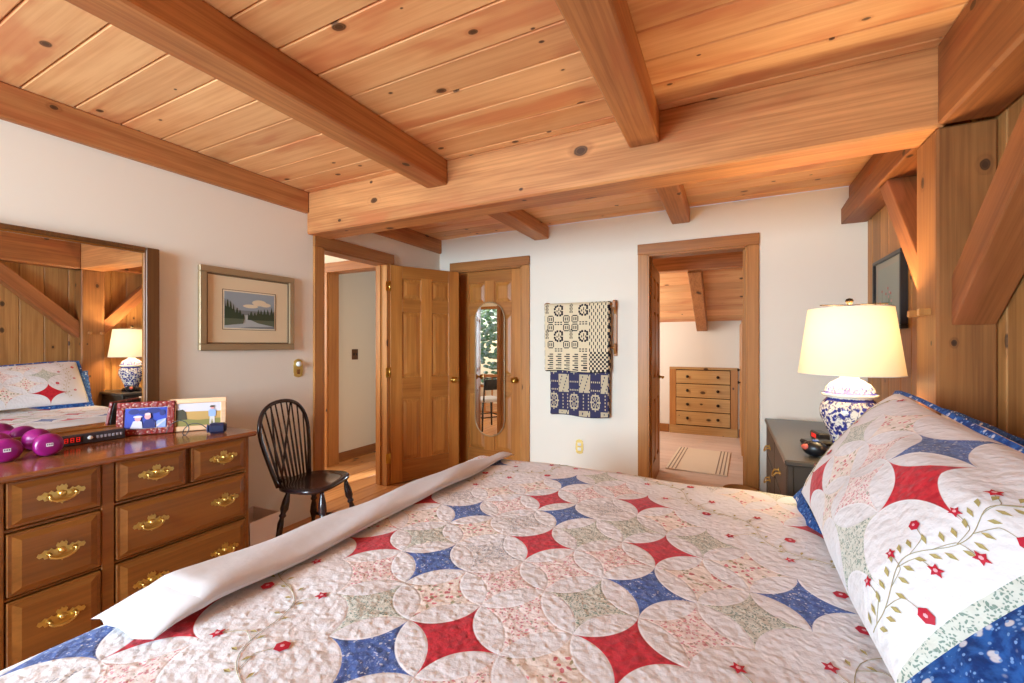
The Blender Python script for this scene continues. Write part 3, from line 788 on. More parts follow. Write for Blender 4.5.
def photo_frame(name, label, loc, rz, w_, h, fr, th, fm, tilt, pics, backmat):
    """local: x along width, faces -y, leaning back"""
    r = thing(name, label, 'photo frame', loc, rz, rx=0)
    R = Matrix.Rotation(-tilt, 4, 'X')
    def T(mb): mb.v = [tuple(R @ Vector(p)) for p in mb.v]; return mb
    mb = MB()
    mb.box(-w_ / 2, w_ / 2, 0, th, 0, fr, 0, .003); mb.box(-w_ / 2, w_ / 2, 0, th, h - fr, h, 0, .003)
    mb.box(-w_ / 2, -w_ / 2 + fr, .0003, th, fr, h - fr, 0, .003); mb.box(w_ / 2 - fr, w_ / 2, .0003, th, fr, h - fr, 0, .003)
    T(mb).build('frame', fm, r)
    mb = MB(); mb.box(-w_ / 2 + .006, w_ / 2 - .006, th * .6, th + .004, .006, h - .006); T(mb).build('back', backmat, r)
    k = MB(); mats = []
    for i, (poly, mt) in enumerate(pics):
        if mt not in mats: mats.append(mt)
        k.prism([(p[0], p[1]) for p in poly], (0, th * .55 - .0008 * (i + 1), 0), (1, 0, 0), (0, 0, 1), .0007, mats.index(mt))
    T(k).build('photograph', mats, r)
    mb = MB(); mb.prism([(0, 0), (.004, 0), (.004, h * .7), (0, h * .7)], (-.002, th, 0), (1, 0, 0), (0, .28, 1), .003)
    e = mb
    mb2 = MB(); a = R @ Vector((0, th + .004, h * .72)); mb2.obox((a + Vector((0, h * .3, 0))) / 2, (1, 0, 0), (Vector((0, h * .3 + .02, 0)) - a).normalized(), ((Vector((0, h * .3 + .02, 0)) - a).normalized()).cross(Vector((1, 0, 0))), .012, ((Vector((0, h * .3 + .02, 0)) - a).length) / 2, .002)
    return r
def ell(cx, cy, rx, ry, n=14): return [(cx + rx * cos(2 * pi * i / n), cy + ry * sin(2 * pi * i / n)) for i in range(n)]
def redframe_mat():
    t = NT('red ornate frame', .4); o = t.obj(); v = t.voro(o, 75); 
    t.col(t.mix(t.ss(v.outputs['Distance'], .32, .2), srgb(128, 26, 20), srgb(190, 140, 116))); t.bump(v.outputs['Distance'], .5, .004); return t.mat
W_, H_ = .235, .168; e = .03
blu = flat('photo blue', 40, 62, 170); dbl = flat('photo dark blue', 24, 34, 110); lbl = flat('photo light blue', 150, 170, 226); wht = flat('photo white', 204, 200, 214); skn = flat('photo skin', 226, 152, 150); pin = flat('photo pink', 220, 200, 190)
x0, x1, z0, z1 = -W_ / 2 + e - .004, W_ / 2 - e + .004, e - .004, H_ - e + .004
pics = [([(x0, z0), (x1, z0), (x1, z1), (x0, z1)], pin), ([(x0 + .006, z0 + .006), (x1 - .006, z0 + .006), (x1 - .006, z1 - .006), (x0 + .006, z1 - .006)], blu),
        (ell(-.05, .118, .022, .014), dbl), (ell(.03, .12, .03, .014), dbl), (ell(-.015, .114, .018, .012), dbl), (ell(.066, .108, .012, .016), dbl),
        ([(.015, .034), (.082, .034), (.082, .078), (.05, .07)], lbl), ([(.03, .034), (.045, .034), (.082, .07), (.082, .078)], wht),
        ([(-.062, .033), (-.012, .033), (-.016, .066), (-.03, .074), (-.05, .07)], wht), (ell(-.032, .083, .0125, .014), skn), (ell(-.032, .092, .019, .006), wht),
        ([(-.012, .033), (.042, .033), (.038, .066), (.02, .078), (-.004, .072)], dbl), (ell(.008, .092, .013, .016), skn), (ell(.008, .103, .012, .007), flat('hair', 226, 190, 186))]
ang = math.atan2(.186, .135)
photo_frame('photo_frame', 'ornate red photo frame showing a couple in blue tones', (-2.668, 1.118, DZ + .003), ang, W_, H_, e, .016, redframe_mat(), radians(10), pics, M['black'])
W_, H_ = .25, .172; e = .026
x0, x1, z0, z1 = -W_ / 2 + e - .004, W_ / 2 - e + .004, e - .004, H_ - e + .004
gr1 = flat('photo meadow', 190, 150, 84); gr2 = flat('photo grass', 136, 128, 66); skyp = flat('photo sky', 206, 200, 206); dk = flat('photo pines', 70, 62, 40); shirt = flat('photo shirt', 150, 172, 210)
pics = [([(x0, z0), (x1, z0), (x1, z1), (x0, z1)], skyp), ([(x0, z0), (x1, z0), (x1, .098), (x0, .105)], gr1), ([(x0, z0), (x1, z0), (x1, .06), (.0, .055), (x0, .07)], gr2),
        ([(x0, .06), (-.05, .06), (-.056, .1), (-.07, .115), (x0, .11)], dk), ([(.048, .03), (.055, .03), (.06, .06), (.066, .03), (.073, .03), (.07, .085), (.05, .085)], flat('photo trousers', 214, 206, 196)),
        ([(.045, .07), (.076, .07), (.078, .1), (.068, .108), (.052, .108), (.043, .1)], shirt), (ell(.06, .118, .008, .009), skn), (ell(.06, .124, .011, .005), dk)]
photo_frame('photo_frame', 'blond wood photo frame showing a person standing in a field', (-2.552, 1.306, DZ + .003), math.atan2(.21, .14), W_, H_, e, .018, M['lightframe'], radians(9), pics, M['lightframe'])
# navy gadget with cord
r = thing('speaker', 'small navy rounded speaker with a black cord before the blond frame', 'speaker', (-2.395, 1.318, DZ), math.atan2(.16, .12))
mb = MB(); mb.obox((0, 0, .027), (1, 0, 0), (0, 1, 0), (0, 0, 1), .04, .024, .0265, 0, .012); mb.build('body', M['navy'], r, bevel=.006)
mb = MB(); mb.lathe([(.022, 0), (.022, .003), (.018, .004), (0, .004)], (-.041, 0, .027), (-1, 0, 0), 14); mb.build('grille', flat('grille', 70, 80, 130), r)
r2 = MB()
pts = [(-2.415, 1.285, DZ + .02), (-2.44, 1.262, DZ + .05), (-2.475, 1.235, DZ + .055), (-2.50, 1.215, DZ + .03), (-2.495, 1.205, DZ + .006), (-2.475, 1.21, DZ + .004), (-2.468, 1.22, DZ + .035), (-2.49, 1.215, DZ + .066), (-2.525, 1.2, DZ + .072), (-2.56, 1.18, DZ + .05), (-2.57, 1.165, DZ + .01)]
def smooth_pts(p, k=6):
    p = [Vector(q) for q in p]; out = []
    for i in range(len(p) - 1):
        a, b, c_, d_ = p[max(i - 1, 0)], p[i], p[i + 1], p[min(i + 2, len(p) - 1)]
        for j in range(k):
            t = j / k; out.append(.5 * ((2 * b) + (-a + c_) * t + (2 * a - 5 * b + 4 * c_ - d_) * t * t + (-a + 3 * b - 3 * c_ + d_) * t ** 3))
    return out + [p[-1]]
r2.tube(smooth_pts(pts), .0022, 6)
tag(r2.build('power_cord', M['black']), 'looped thin black cord lying before the photo frames', 'cord')

# ---- framed watercolour on the left wall
r = thing('framed_painting', 'lake watercolour in a cream mat and champagne frame', 'painting', (XL, 1.755, 1.525))
fw_, fh = .312, .258
mb = MB()
for y0, y1, z0, z1 in ((-fw_, fw_, -fh, -fh + .04), (-fw_, fw_, fh - .04, fh), (-fw_, -fw_ + .04, -fh + .04, fh - .04), (fw_ - .04, fw_, -fh + .04, fh - .04)): mb.box(.002, .028, y0, y1, z0, z1, 0, .004)
for y0, y1, z0, z1 in ((-fw_ + .04, fw_ - .04, -fh + .04, -fh + .05), (-fw_ + .04, fw_ - .04, fh - .05, fh - .04), (-fw_ + .04, -fw_ + .05, -fh + .05, fh - .05), (fw_ - .05, fw_ - .04, -fh + .05, fh - .05)): mb.box(.002, .02, y0, y1, z0, z1, 1, .003)
mb.build('frame', [M['pewter'], flat('innerlip', 120, 98, 70)], r)
MB().box(.002, .012, -fw_ + .045, fw_ - .045, -fh + .045, fh - .045).build('mat_board', M['cream'], r)
mb = MB(); A, B_ = .165, .115
for y0, y1, z0, z1 in ((-A - .012, A + .012, -B_ - .012, -B_ - .009), (-A - .012, A + .012, B_ + .009, B_ + .012), (-A - .012, -A - .009, -B_ - .009, B_ + .009), (A + .009, A + .012, -B_ - .009, B_ + .009)): mb.box(.012, .0135, y0, y1, z0, z1)
mb.build('fillet', flat('fillet', 96, 74, 50), r)
k = MB(); mats = [flat('wc paper', 232, 222, 196), flat('wc sky', 150, 162, 170), flat('wc cloud', 226, 212, 180), flat('wc trees', 52, 66, 44), flat('wc water', 176, 184, 184), flat('wc reeds', 92, 102, 80), flat('wc far', 122, 128, 130)]
def wp(poly, mi, lay): k.prism(poly, (.012 + .0005 * lay, 0, 0), (0, 1, 0), (0, 0, 1), .0005, mi)
wp([(-A - .008, -B_ - .008), (A + .008, -B_ - .008), (A + .008, B_ + .008), (-A - .008, B_ + .008)], 0, 0)
wp([(-A, -.02), (A, -.02), (A, B_), (-A, B_)], 1, 1); wp([(-A, -B_), (A, -B_), (A, -.015), (-A, -.015)], 4, 1)
wp(ell(.06, .055, .05, .02), 2, 2); wp(ell(.1, .045, .04, .014), 2, 2.3); wp(ell(.0, .03, .05, .012), 2, 2.6)
wp([(-A, -.03), (A, -.03), (A, .0), (-A, .0)], 6, 3)
random.seed(5)
def treeline(y0, y1, base, hfun, n):
    p = [(y0, base)]
    for i in range(n):
        a = y0 + (y1 - y0) * (i + .25) / n; b = y0 + (y1 - y0) * (i + .75) / n; h = hfun((i + .5) / n) * (.8 + .4 * random.random())
        p += [(a, base + h * .6), (b, base + h)] if i % 2 else [(a, base + h), (b, base + h * .65)]
    return p + [(y1, base)]
wp(treeline(-A, -.04, -.055, lambda t: .12 * (1 - t * .75), 13), 3, 4)
wp(treeline(-.02, A, -.06, lambda t: .05 + .035 * t, 16), 3, 4)
wp([(-A, -.1), (-.05, -.085), (-.04, -.055), (-A, -.055)], 5, 5); wp([(.0, -.06), (A, -.06), (A, -.1), (.05, -.08)], 5, 5)
wp([(-.08, -B_), (A, -B_), (A, -.1), (0, -.105)], 6, 5)
k.build('watercolour', mats, r)

# ---- brass switch plate on left wall
r = thing('switch_plate', 'brass switch plate on the left wall beside the entry casing', 'switch', (XL, 2.114, 1.131))
mb = MB(); out = [(0, .068), (.02, .062), (.034, .05), (.032, .036), (.037, .02), (.037, -.03), (.032, -.042), (.034, -.055), (.018, -.064), (0, -.068)]
mb.prism(out + [(-a, b) for a, b in reversed(out[1:-1])], (0, 0, 0), (0, 1, 0), (0, 0, 1), .005); mb.build('plate', M['abrass'], r)
mb = MB(); mb.lathe([(.019, 0), (.019, .014), (.015, .02), (0, .021)], (.005, 0, .03), (1, 0, 0), 16); mb.build('dimmer', M['white'], r)
mb = MB(); mb.box(.005, .01, -.012, .012, -.045, -.01, 0, .002); mb.box(.01, .02, -.005, .005, -.03, -.018, 0, .002); mb.build('toggle', M['dresser'], r)

# ---- outlet on the back wall
r = thing('outlet', 'brass electrical outlet plate on the far wall below the coverlets', 'outlet', (-1.24, YB, .356))
mb = MB(); mb.prism([(a, b) for a, b in out] + [(-a, b) for a, b in reversed(out[1:-1])], (0, 0, 0), (1, 0, 0), (0, 0, 1), .005); mb.build('plate', M['abrass'], r)
for zz in (-.022, .022):
    mb = MB(); mb.box(-.017, .017, -.009, -.004, zz - .015, zz + .015, 0, .004); mb.build('receptacle', M['white'], r)

# ================================================================== WINDSOR CHAIR
ch = thing('windsor_chair', 'dark hoop-back windsor chair between the dresser and entry door', 'chair', (-2.32, 1.875, 0), radians(17))
# local: faces +x, y width
def seat_out(t):
    a = 2 * pi * t; cx, cy = cos(a), sin(a)
    rx = .15 if cx > 0 else .2; ex = .62
    return (math.copysign(abs(cx) ** ex, cx) * rx, math.copysign(abs(cy) ** .72, cy) * (.205 - .02 * (cx < 0) * abs(cx)))
n = 40; mb = MB(); ring = [seat_out(i / n) for i in range(n)]
vs_ = []; fs = []
for s_, z in ((.9, .418), (1.0, .428), (1.0, .443), (.95, .452), (.7, .442), (.35, .436)):
    vs_ += [(x * s_, y * s_, z) for x, y in ring]
vs_.append((0, 0, .437)); vs_.append((0, 0, .418))
for kx in range(5):
    for i in range(n): fs.append((kx * n + i, kx * n + (i + 1) % n, (kx + 1) * n + (i + 1) % n, (kx + 1) * n + i))
for i in range(n): fs.append((5 * n + i, 5 * n + (i + 1) % n, 6 * n)); fs.append(((i + 1) % n, i, 6 * n + 1))
mb.add(vs_, fs, 0, True); mb.build('seat', M['chairwood'], ch)
mb = MB(); mb.box(-.29, -.19, -.035, .035, .42, .45, 0, .008); mb.build('tail_piece', M['chairwood'], ch)
def hoop(a):
    y = .215 * cos(a); s_ = sin(a)
    if s_ < .0: s_ = 0
    return y, s_
lean = .10
hp = []
for i in range(37):
    a = pi * i / 36; 
    yy = (.165 + .06 * sin(min(a, pi - a) * 1.0) ** .8) * (cos(a) if True else 0)
    # bulging hoop: straight-ish sides that widen, rounded crown
    hp.append(a)
def hoop_pt(t):
    """t 0..1 along hoop"""
    if t > .5: p = hoop_pt(1 - t); return (p[0], -p[1], p[2])
    q = t * 2
    z = .44 + .50 * sin(q * pi / 2) ** 1.0
    wv_ = .15 + .075 * sin(min(q, .55) / .55 * pi / 2)
    y = wv_ * (1 - max(0, (q - .35) / .65) ** 2.3)
    return (-.165 - lean * (z - .44) / .5, y, z)
mb = MB(); mb.tube([hoop_pt(i / 40) for i in range(41)], .0125, 10); mb.build('hoop', M['chairwood'], ch)
for k in range(9):
    f = (k - 4) / 4.0
    yb = f * .125; 
    # top point on hoop with y = f*.2
    best = min((hoop_pt(i / 200) for i in range(201)), key=lambda p: abs(p[1] - f * .195) + (0 if p[2] > .6 else 9))
    mb = MB(); p0 = Vector((-.165, yb, .44)); p1 = Vector(best)
    mb.turned(p0, p1, [(0, .0055), (.25, .0075), (.5, .006), (1, .0045)], 8); mb.build('spindle', M['chairwood'], ch)
for s_ in (-1, 1):
    best = min((hoop_pt(i / 200) for i in range(201)), key=lambda p: abs(p[1] - s_ * .09) + (0 if p[2] > .7 else 9))
    mb = MB(); mb.turned((-.27, s_ * .018, .445), best, [(0, .006), (.4, .007), (1, .0045)], 8); mb.build('brace_spindle', M['chairwood'], ch)
legp = [(0, .011), (.06, .013), (.16, .021), (.27, .024), (.33, .014), (.35, .02), (.37, .02), (.39, .012), (.46, .018), (.58, .023), (.66, .016), (.7, .011), (.78, .013), (.9, .02), (1, .015)]
lt, lb = {}, {}
for sx in (-1, 1):
    for sy in (-1, 1):
        a = Vector((sx * .11, sy * .125, .425)); b = Vector((sx * .175, sy * .2, 0)); lt[sx, sy] = a; lb[sx, sy] = b
        mb = MB(); mb.turned(a, b, legp, 12); mb.build('leg', M['chairwood'], ch)
P = lambda sx, sy, t: lt[sx, sy].lerp(lb[sx, sy], t)
strp = [(0, .008), (.3, .011), (.5, .017), (.7, .011), (1, .008)]
for sy in (-1, 1):
    mb = MB(); mb.turned(P(-1, sy, .62), P(1, sy, .62), strp, 10); mb.build('stretcher', M['chairwood'], ch)
mb = MB(); mb.turned(P(-1, -1, .62).lerp(P(1, -1, .62), .5), P(-1, 1, .62).lerp(P(1, 1, .62), .5), strp, 10); mb.build('stretcher', M['chairwood'], ch)

# ---- wastebasket
r = thing('wastebasket', 'pale square plastic wastebasket beside the dresser end', 'wastebasket', (-2.445, 1.53, 0), radians(4))
def taper(s0, s1, z0, z1, mb, mi=0, inv=False, cap=False):
    a = [(-s0[0], -s0[1], z0), (s0[0], -s0[1], z0), (s0[0], s0[1], z0), (-s0[0], s0[1], z0)]; b = [(-s1[0], -s1[1], z1), (s1[0], -s1[1], z1), (s1[0], s1[1], z1), (-s1[0], s1[1], z1)]
    mb.add(a + b, [(i, (i + 1) % 4, 4 + (i + 1) % 4, 4 + i) for i in range(4)] + ([(3, 2, 1, 0)] if cap else []), mi)
mb = MB(); taper((.075, .06), (.092, .075), 0, .18, mb, cap=True); taper((.092, .075), (.095, .078), .18, .185, mb); taper((.095, .078), (.102, .085), .185, .27, mb)
taper((.102, .085), (.107, .09), .27, .31, mb); taper((.107, .09), (.112, .094), .31, .313, mb); taper((.112, .094), (.112, .094), .313, .33, mb); taper((.112, .094), (.103, .085), .33, .33, mb); taper((.103, .085), (.07, .055), .33, .006, mb, cap=False)
mb.add([(-.07, -.055, .006), (.07, -.055, .006), (.07, .055, .006), (-.07, .055, .006)], [(0, 1, 2, 3)])
mb.build('bucket', M['bin'], r, fixn=False)

# ================================================================== COVERLETS ON THE BACK WALL
def coverlet_bitmap(w_, h):
    g = [[0] * h for _ in range(w_)]
    def sq(x, y, a, b, v=1):
        for i in range(max(0, x), min(w_, x + a)):
            for j in range(max(0, y), min(h, y + b)): g[i][j] = v
    return g, sq
# upper: cream ground, black snowball / ring motifs; cell ~ 1cm
UW, UH = 66, 66
g1, sq = coverlet_bitmap(UW, UH)
def rosette(cx, cy):
    for dx, dy in ((-4, -1), (-4, 2), (4, -1), (4, 2), (-1, -4), (2, -4), (-1, 5), (2, 5), (-3, -3), (4, -3), (-3, 4), (4, 4)): sq(cx + dx - 1, cy + dy - 1, 2, 2)
    for dx, dy in ((-2, 0), (2, 0), (0, -2), (0, 2)): sq(cx + dx, cy + dy, 1, 2)
    sq(cx, cy, 1, 1)
def ringm(cx, cy):
    sq(cx - 2, cy - 3, 5, 1); sq(cx - 2, cy + 3, 5, 1); sq(cx - 3, cy - 2, 1, 5); sq(cx + 3, cy - 2, 1, 5); sq(cx - 1, cy - 1, 1, 3); sq(cx + 1, cy - 1, 1, 3)
def chainv(cx, cy):
    for k in range(3): sq(cx - 1, cy - 4 + k * 3, 1, 2); sq(cx + 1, cy - 4 + k * 3, 1, 2); sq(cx, cy - 5 + k * 3, 1, 1)
def chainh(cx, cy):
    for k in range(3): sq(cx - 4 + k * 3, cy - 1, 2, 1); sq(cx - 4 + k * 3, cy + 1, 2, 1)
# y index from top
for cx in (15, 41):
    for cy in (9, 33): rosette(cx, cy)
for cx in (6, 23, 32): 
    for cy in (17, 25, 41): ringm(cx, cy)
for cy in (8, 32):
    for cx in (28, 2): chainv(cx, cy)
for cx in (15, 41):
    for cy in (21, 46): chainh(cx, cy)
for i in range(UW):
    for j in range(UH):
        if i >= 47:
            if j < 48: g1[i][j] = 1 if (i % 2 == 1 and (j // 3 + (i // 2)) % 2 == 0) else 0
            else: g1[i][j] = 1 if ((i // 2 + j // 2) % 2 == 0) else 0
        elif j >= 49:
            on = (j % 2 == 0)
            g1[i][j] = 1 if on and (i % 9) > 2 and ((j // 2) % 2 == 0 or (i % 9) > 4) else 0
# lower: navy blocks, cream squares, rings
LW, LH = 60, 44
g2, sq2 = coverlet_bitmap(LW, LH)
px_, py_ = 22, 22
for i in range(LW):
    for j in range(LH):
        a, b = (i + 2) % px_, (j + 14) % py_
        v = 0
        if a < 11 and b >= 11: v = 0 if (a in (5,) or b in (16,)) and False else 0
        if a < 11 and b < 11:      # crossing with ring
            dx, dy = a - 5, b - 5; rr = dx * dx + dy * dy
            v = 0 if 14 <= rr <= 25 else (1 if rr > 25 else (0 if (dx == 0 or dy == 0 or abs(dx) == abs(dy)) and rr > 1 else 1))
        elif a < 11: v = 1 if a % 2 == 0 or b % 5 else 0
        elif b < 11: v = 1 if b % 2 == 0 or a % 5 else 0
        else: v = 1 if (i * 3 + j * 7) % 11 == 0 else 0
        g2[i][j] = v
dark_w = plain('indigo black wool', srgb(38, 36, 46), .9, 0, .1); navy_w = plain('indigo wool', srgb(62, 62, 92), .9, 0, .1); ivory = plain('ivory cotton weave', srgb(226, 212, 180), .9, 0, .1); ivory2 = plain('grey ivory weave', srgb(196, 184, 156), .9, 0, .1)
def coverlet(name, label, x0, x1, ztop, zbot, yfront, yback, g, mats, wav, hang):
    r = thing(name, label, 'coverlet', ((x0 + x1) / 2, YB, ztop), group='coverlets on the wall rack')
    W2 = (x1 - x0) / 2; GW, GH = len(g), len(g[0]); cx, cy, cz = (x0 + x1) / 2, YB, ztop
    rad = (yback - yfront) / 2; Lf = ztop - zbot
    mb = MB()
    def pos(a, s):
        """a 0..1 across, s metres down from crest along front"""
        x = -W2 + 2 * W2 * a
        if s < rad * pi / 2:
            th = s / rad; y = (yfront + rad) - rad * sin(th) - cy; z = -rad + rad * cos(th)
        else: y = yfront - cy; z = -rad - (s - rad * pi / 2)
        k = min(1, s / Lf)
        y += wav * sin(a * 9 + 1) * k + wav * .6 * sin(a * 17 + s * 5) * k
        x += wav * .5 * sin(s * 9) * (1 if a > .5 else -1) * k
        if s >= Lf * .98: z += .008 * sin(a * 7)
        return (x, y, z)
    Ls = Lf + rad * (pi / 2 - 1)
    mb.grid(lambda a, b: pos(a, b * Ls), GW, GH, mif=lambda i, j: g[i][j])
    # back fall
    mb.grid(lambda a, b: (-W2 + 2 * W2 * a, (yfront + rad) - cy + rad * sin(min(b * 4, 1) * pi / 2), -rad + rad * cos(min(b * 4, 1) * pi / 2) - max(0, b - .25) / .75 * (Lf - rad) * .98), 8, 16, 0)
    # closing edges: layered folds at both sides and along the hem
    for a, sg in ((0.0, -1), (1.0, 1)):
        nf = 24
        vs_ = []; fs_ = []
        for j in range(nf + 1):
            s = Ls * j / nf; p = pos(a, s); zb = p[2]; yb_ = min((yfront + rad) - cy + rad * min(1, s / (rad * 1.6)), yback - cy)
            for q in range(5):
                t = q / 4; vs_.append((p[0] + sg * .010 * (q % 2), p[1] + (yb_ - p[1]) * t, zb))
        for j in range(nf):
            for q in range(4): fs_.append((j * 5 + q, j * 5 + q + 1, (j + 1) * 5 + q + 1, (j + 1) * 5 + q))
        o = len(mb.f); mb.add(vs_, fs_, 1)
        for i_ in range(o, len(mb.f)): mb.m[i_] = 1 if (i_ % 3) else 0
    vs_ = []
    for i in range(17):
        p = pos(i / 16, Ls); vs_ += [p, (p[0], (p[1] + yback - cy) / 2, p[2] - .012), (p[0], yback - cy, p[2])]
    mb.add(vs_, [(i * 3 + q, i * 3 + q + 1, i * 3 + q + 4, i * 3 + q + 3) for i in range(16) for q in range(2)], 1)
    mb.build('cloth', mats, r, fixn=False)
    return r
coverlet('coverlet', 'cream and black overshot coverlet, the upper and larger of the two', -1.545, -.945, 1.688, 1.062, 3.745, 3.822, g1, [ivory, dark_w], .004, 0)
coverlet('coverlet', 'navy and ivory block coverlet hanging below the cream one', -1.50, -.955, 1.30, .655, 3.775, 3.835, g2, [ivory2, navy_w], .006, 0)
r = thing('quilt_rack', 'wooden wall rack holding the two coverlets', 'rack', (-1.24, YB, 1.5))
for s_, nm in ((-1, 'bracket'), (1, 'bracket')):
    sx_ = s_ * .322 + .014
    mb = MB(); mb.box(sx_ - .016, sx_ + .016, -.018, 0, -.30, .20, 0, .004)
    mb.prism([(0, .04), (0, .2), (-.05, .2), (-.085, .185), (-.085, .13), (-.03, .1)], (sx_ - .009, 0, 0), (0, 1, 0), (0, 0, 1), .018)
    mb.prism([(0, -.30), (0, -.18), (-.05, -.19), (-.06, -.23), (-.03, -.27)], (sx_ - .009, 0, 0), (0, 1, 0), (0, 0, 1), .018)
    mb.build(nm, M['trim'], r)
mb = MB(); mb.tube([(-.31, -.066, .16), (.335, -.066, .16)], .012, 12); mb.build('rail', M['trimH'], r)
mb = MB(); mb.tube([(-.31, -.045, -.222), (.335, -.045, -.222)], .010, 12); mb.build('rail', M['trimH'], r)

# ================================================================== BED
X0, X1, Y0, Y1, ZB = -1.305, .80, .13, 2.165, .67
bd = thing('bed', 'wide bed standing with its head against the plank wall', 'bed', (-.25, 1.12, 0))
MB().box(X0 + .06 + .25, X1 + .02 + .25, Y0 + .06 - 1.12, Y1 - .06 - 1.12, .36, ZB - .03, 0, .05).build('mattress', M['sheet'], bd)
MB().box(X0 + .06 + .25, X1 + .02 + .25, Y0 + .06 - 1.12, Y1 - .06 - 1.12, .16, .355, 0, .02).build('box_spring', M['sheet'], bd)
for sx in (X0 + .14, X1 - .08):
    for sy in (Y0 + .14, Y1 - .14):
        MB().box(sx - .03 + .25, sx + .03 + .25, sy - .03 - 1.12, sy + .03 - 1.12, 0, .16, 0, .004).build('leg', M['blackwood'], bd)

# lattice mapping
MX, MY, LX, LY = -.54, 1.27, .235, .247
def lat(x, y): dx, dy = x - MX, y - MY; return (3 + dx / LX + dy / LY, 2 - dx / LX + dy / LY)
grid_cls = {}
for uu in range(7):
    for vv in range(-1, 6): grid_cls[uu, vv] = [PINK, GREY, ROSE, PINK, GREEN, PINK, ROSE][(uu * 3 + vv * 5) % 7]
for k_ in ((3, 2), (5, 1), (3, -1), (1, 0), (0, 3), (4, 4), (6, 3), (1, 5)): grid_cls[k_] = RED
for k_ in ((0, 0), (1, 2), (4, 3), (4, 0), (6, -1), (5, 5), (2, 4)): grid_cls[k_] = BLUE
for k_ in ((3, 0), (5, -1), (0, 1), (6, 1), (4, 2), (1, 3), (6, 5)): grid_cls[k_] = GREEN
for k_ in ((2, 2), (3, 3), (5, 3), (2, 5)): grid_cls[k_] = GREY
for k_ in ((1, 1), (2, -1), (5, 0), (6, 0), (3, 5), (6, 2), (2, 3)): grid_cls[k_] = ROSE
for k_ in ((0, 2), (2, 1), (4, -1), (3, 4), (6, 4), (4, 1), (3, 1), (2, 0)): grid_cls[k_] = PINK
table = [grid_cls[uu, vv] for vv in range(-1, 6) for uu in range(7)]
# outer triangles: rows outward k=0.., transverse index
def quilt_cls(t, U, V):
    cu = t.m('SUBTRACT', U, 3.0); cv = t.m('SUBTRACT', V, 2.0)
    au = t.m('ABSOLUTE', cu); av = t.m('ABSOLUTE', cv); mx = t.m('MAXIMUM', au, av)
    isu = t.m('GREATER_THAN', au, av)
    inner = t.m('LESS_THAN', mx, 3.5); outer = t.m('GREATER_THAN', mx, 5.05)
    iu = t.m('FLOOR', t.m('ADD', U, .5)); iv = t.m('FLOOR', t.m('ADD', V, .5))
    idx = t.m('ADD', t.m('MULTIPLY', t.m('ADD', iv, 1.0), 7.0), iu)
    c_in = lookup(t, idx, table)
    fx_i = t.m('SUBTRACT', U, iu); fy_i = t.m('SUBTRACT', V, iv)
    A = t.m('SUBTRACT', mx, 5.05); tr = t.m('ADD', t.m('MULTIPLY', cv, isu), t.m('MULTIPLY', cu, t.m('SUBTRACT', 1.0, isu)))
    sgn = t.m('ADD', t.m('MULTIPLY', t.m('SIGN', cu), isu), t.m('MULTIPLY', t.m('MULTIPLY', t.m('SIGN', cv), 3.0), t.m('SUBTRACT', 1.0, isu)))
    iA = t.m('FLOOR', A); iT = t.m('FLOOR', tr)
    fx_o = t.m('SUBTRACT', t.m('SUBTRACT', A, iA), .5); fy_o = t.m('SUBTRACT', t.m('SUBTRACT', tr, iT), .5)
    wn_ = t.n('TexWhiteNoise', noise_dimensions='3D'); t.l(t.comb(iA, iT, sgn), wn_.inputs['Vector'])
    rv = t.m('FLOOR', t.m('MULTIPLY', wn_.outputs['Value'], 5.0))
    c_out = t.m('ADD', rv, 1.0)                       # BLUE..GREY mostly prints
    c_out = t.m('ADD', t.m('MULTIPLY', t.m('GREATER_THAN', c_out, 1.5), c_out), t.m('MULTIPLY', t.m('LESS_THAN', c_out, 1.5), 3.0))
    def over(c_, s_, a, tt, cl):
        f = t.m('MULTIPLY', t.m('MULTIPLY', t.m('COMPARE', sgn, float(s_), .3), t.m('COMPARE', iA, float(a), .3)), t.m('COMPARE', iT, float(tt), .3))
        return t.m('ADD', t.m('MULTIPLY', c_, t.m('SUBTRACT', 1.0, f)), t.m('MULTIPLY', f, float(cl)))
    for o_ in ((-1, 0, -1, RED), (-1, 1, -1, BLUE), (-1, 0, -2, PINK), (1, 0, 1, GREY), (1, 0, 0, ROSE), (1, 1, 0, GREEN), (1, 0, -1, ROSE), (1, 0, -2, RED), (3, 0, 2, RED), (3, 0, 0, BLUE), (3, 0, 1, PINK), (1, 1, -1, GREEN)):
        c_out = over(c_out, *o_)
    ni = t.m('SUBTRACT', 1.0, inner)
    mixf = lambda a, b: t.m('ADD', t.m('MULTIPLY', a, inner), t.m('MULTIPLY', b, ni))
    fx = mixf(fx_i, fx_o); fy = mixf(fy_i, fy_o); cls = mixf(c_in, c_out)
    anyr = t.m('MAXIMUM', inner, outer)
    cls = t.m('ADD', t.m('MULTIPLY', cls, anyr), t.m('MULTIPLY', t.m('SUBTRACT', 1.0, anyr), 6.0))
    return fx, fy, cls
M['quilt'] = quilt_mat('patchwork quilt', quilt_cls)
M['vine'] = flat('vine stitch', 170, 158, 122); M['leaf'] = flat('leaf stitch', 176, 162, 104); M['bloom'] = flat('bloom stitch', 190, 20, 52); M['bloomc'] = flat('bloom centre', 236, 180, 190)
def fold(d, rr=.075):
    d2 = d + rr * .7
    if d2 <= 0: return d, 0.0
    if d2 < rr * pi / 2: th = d2 / rr; return -rr * .7 + rr * sin(th), rr * (1 - cos(th))
    return rr * .3, rr + d2 - rr * pi / 2
def hsh(x, y): return .5 * sin(x * 7.3 + y * 3.1) + .3 * sin(x * 13.7 - y * 11.9 + 1) + .2 * sin(y * 23 + x * 5)
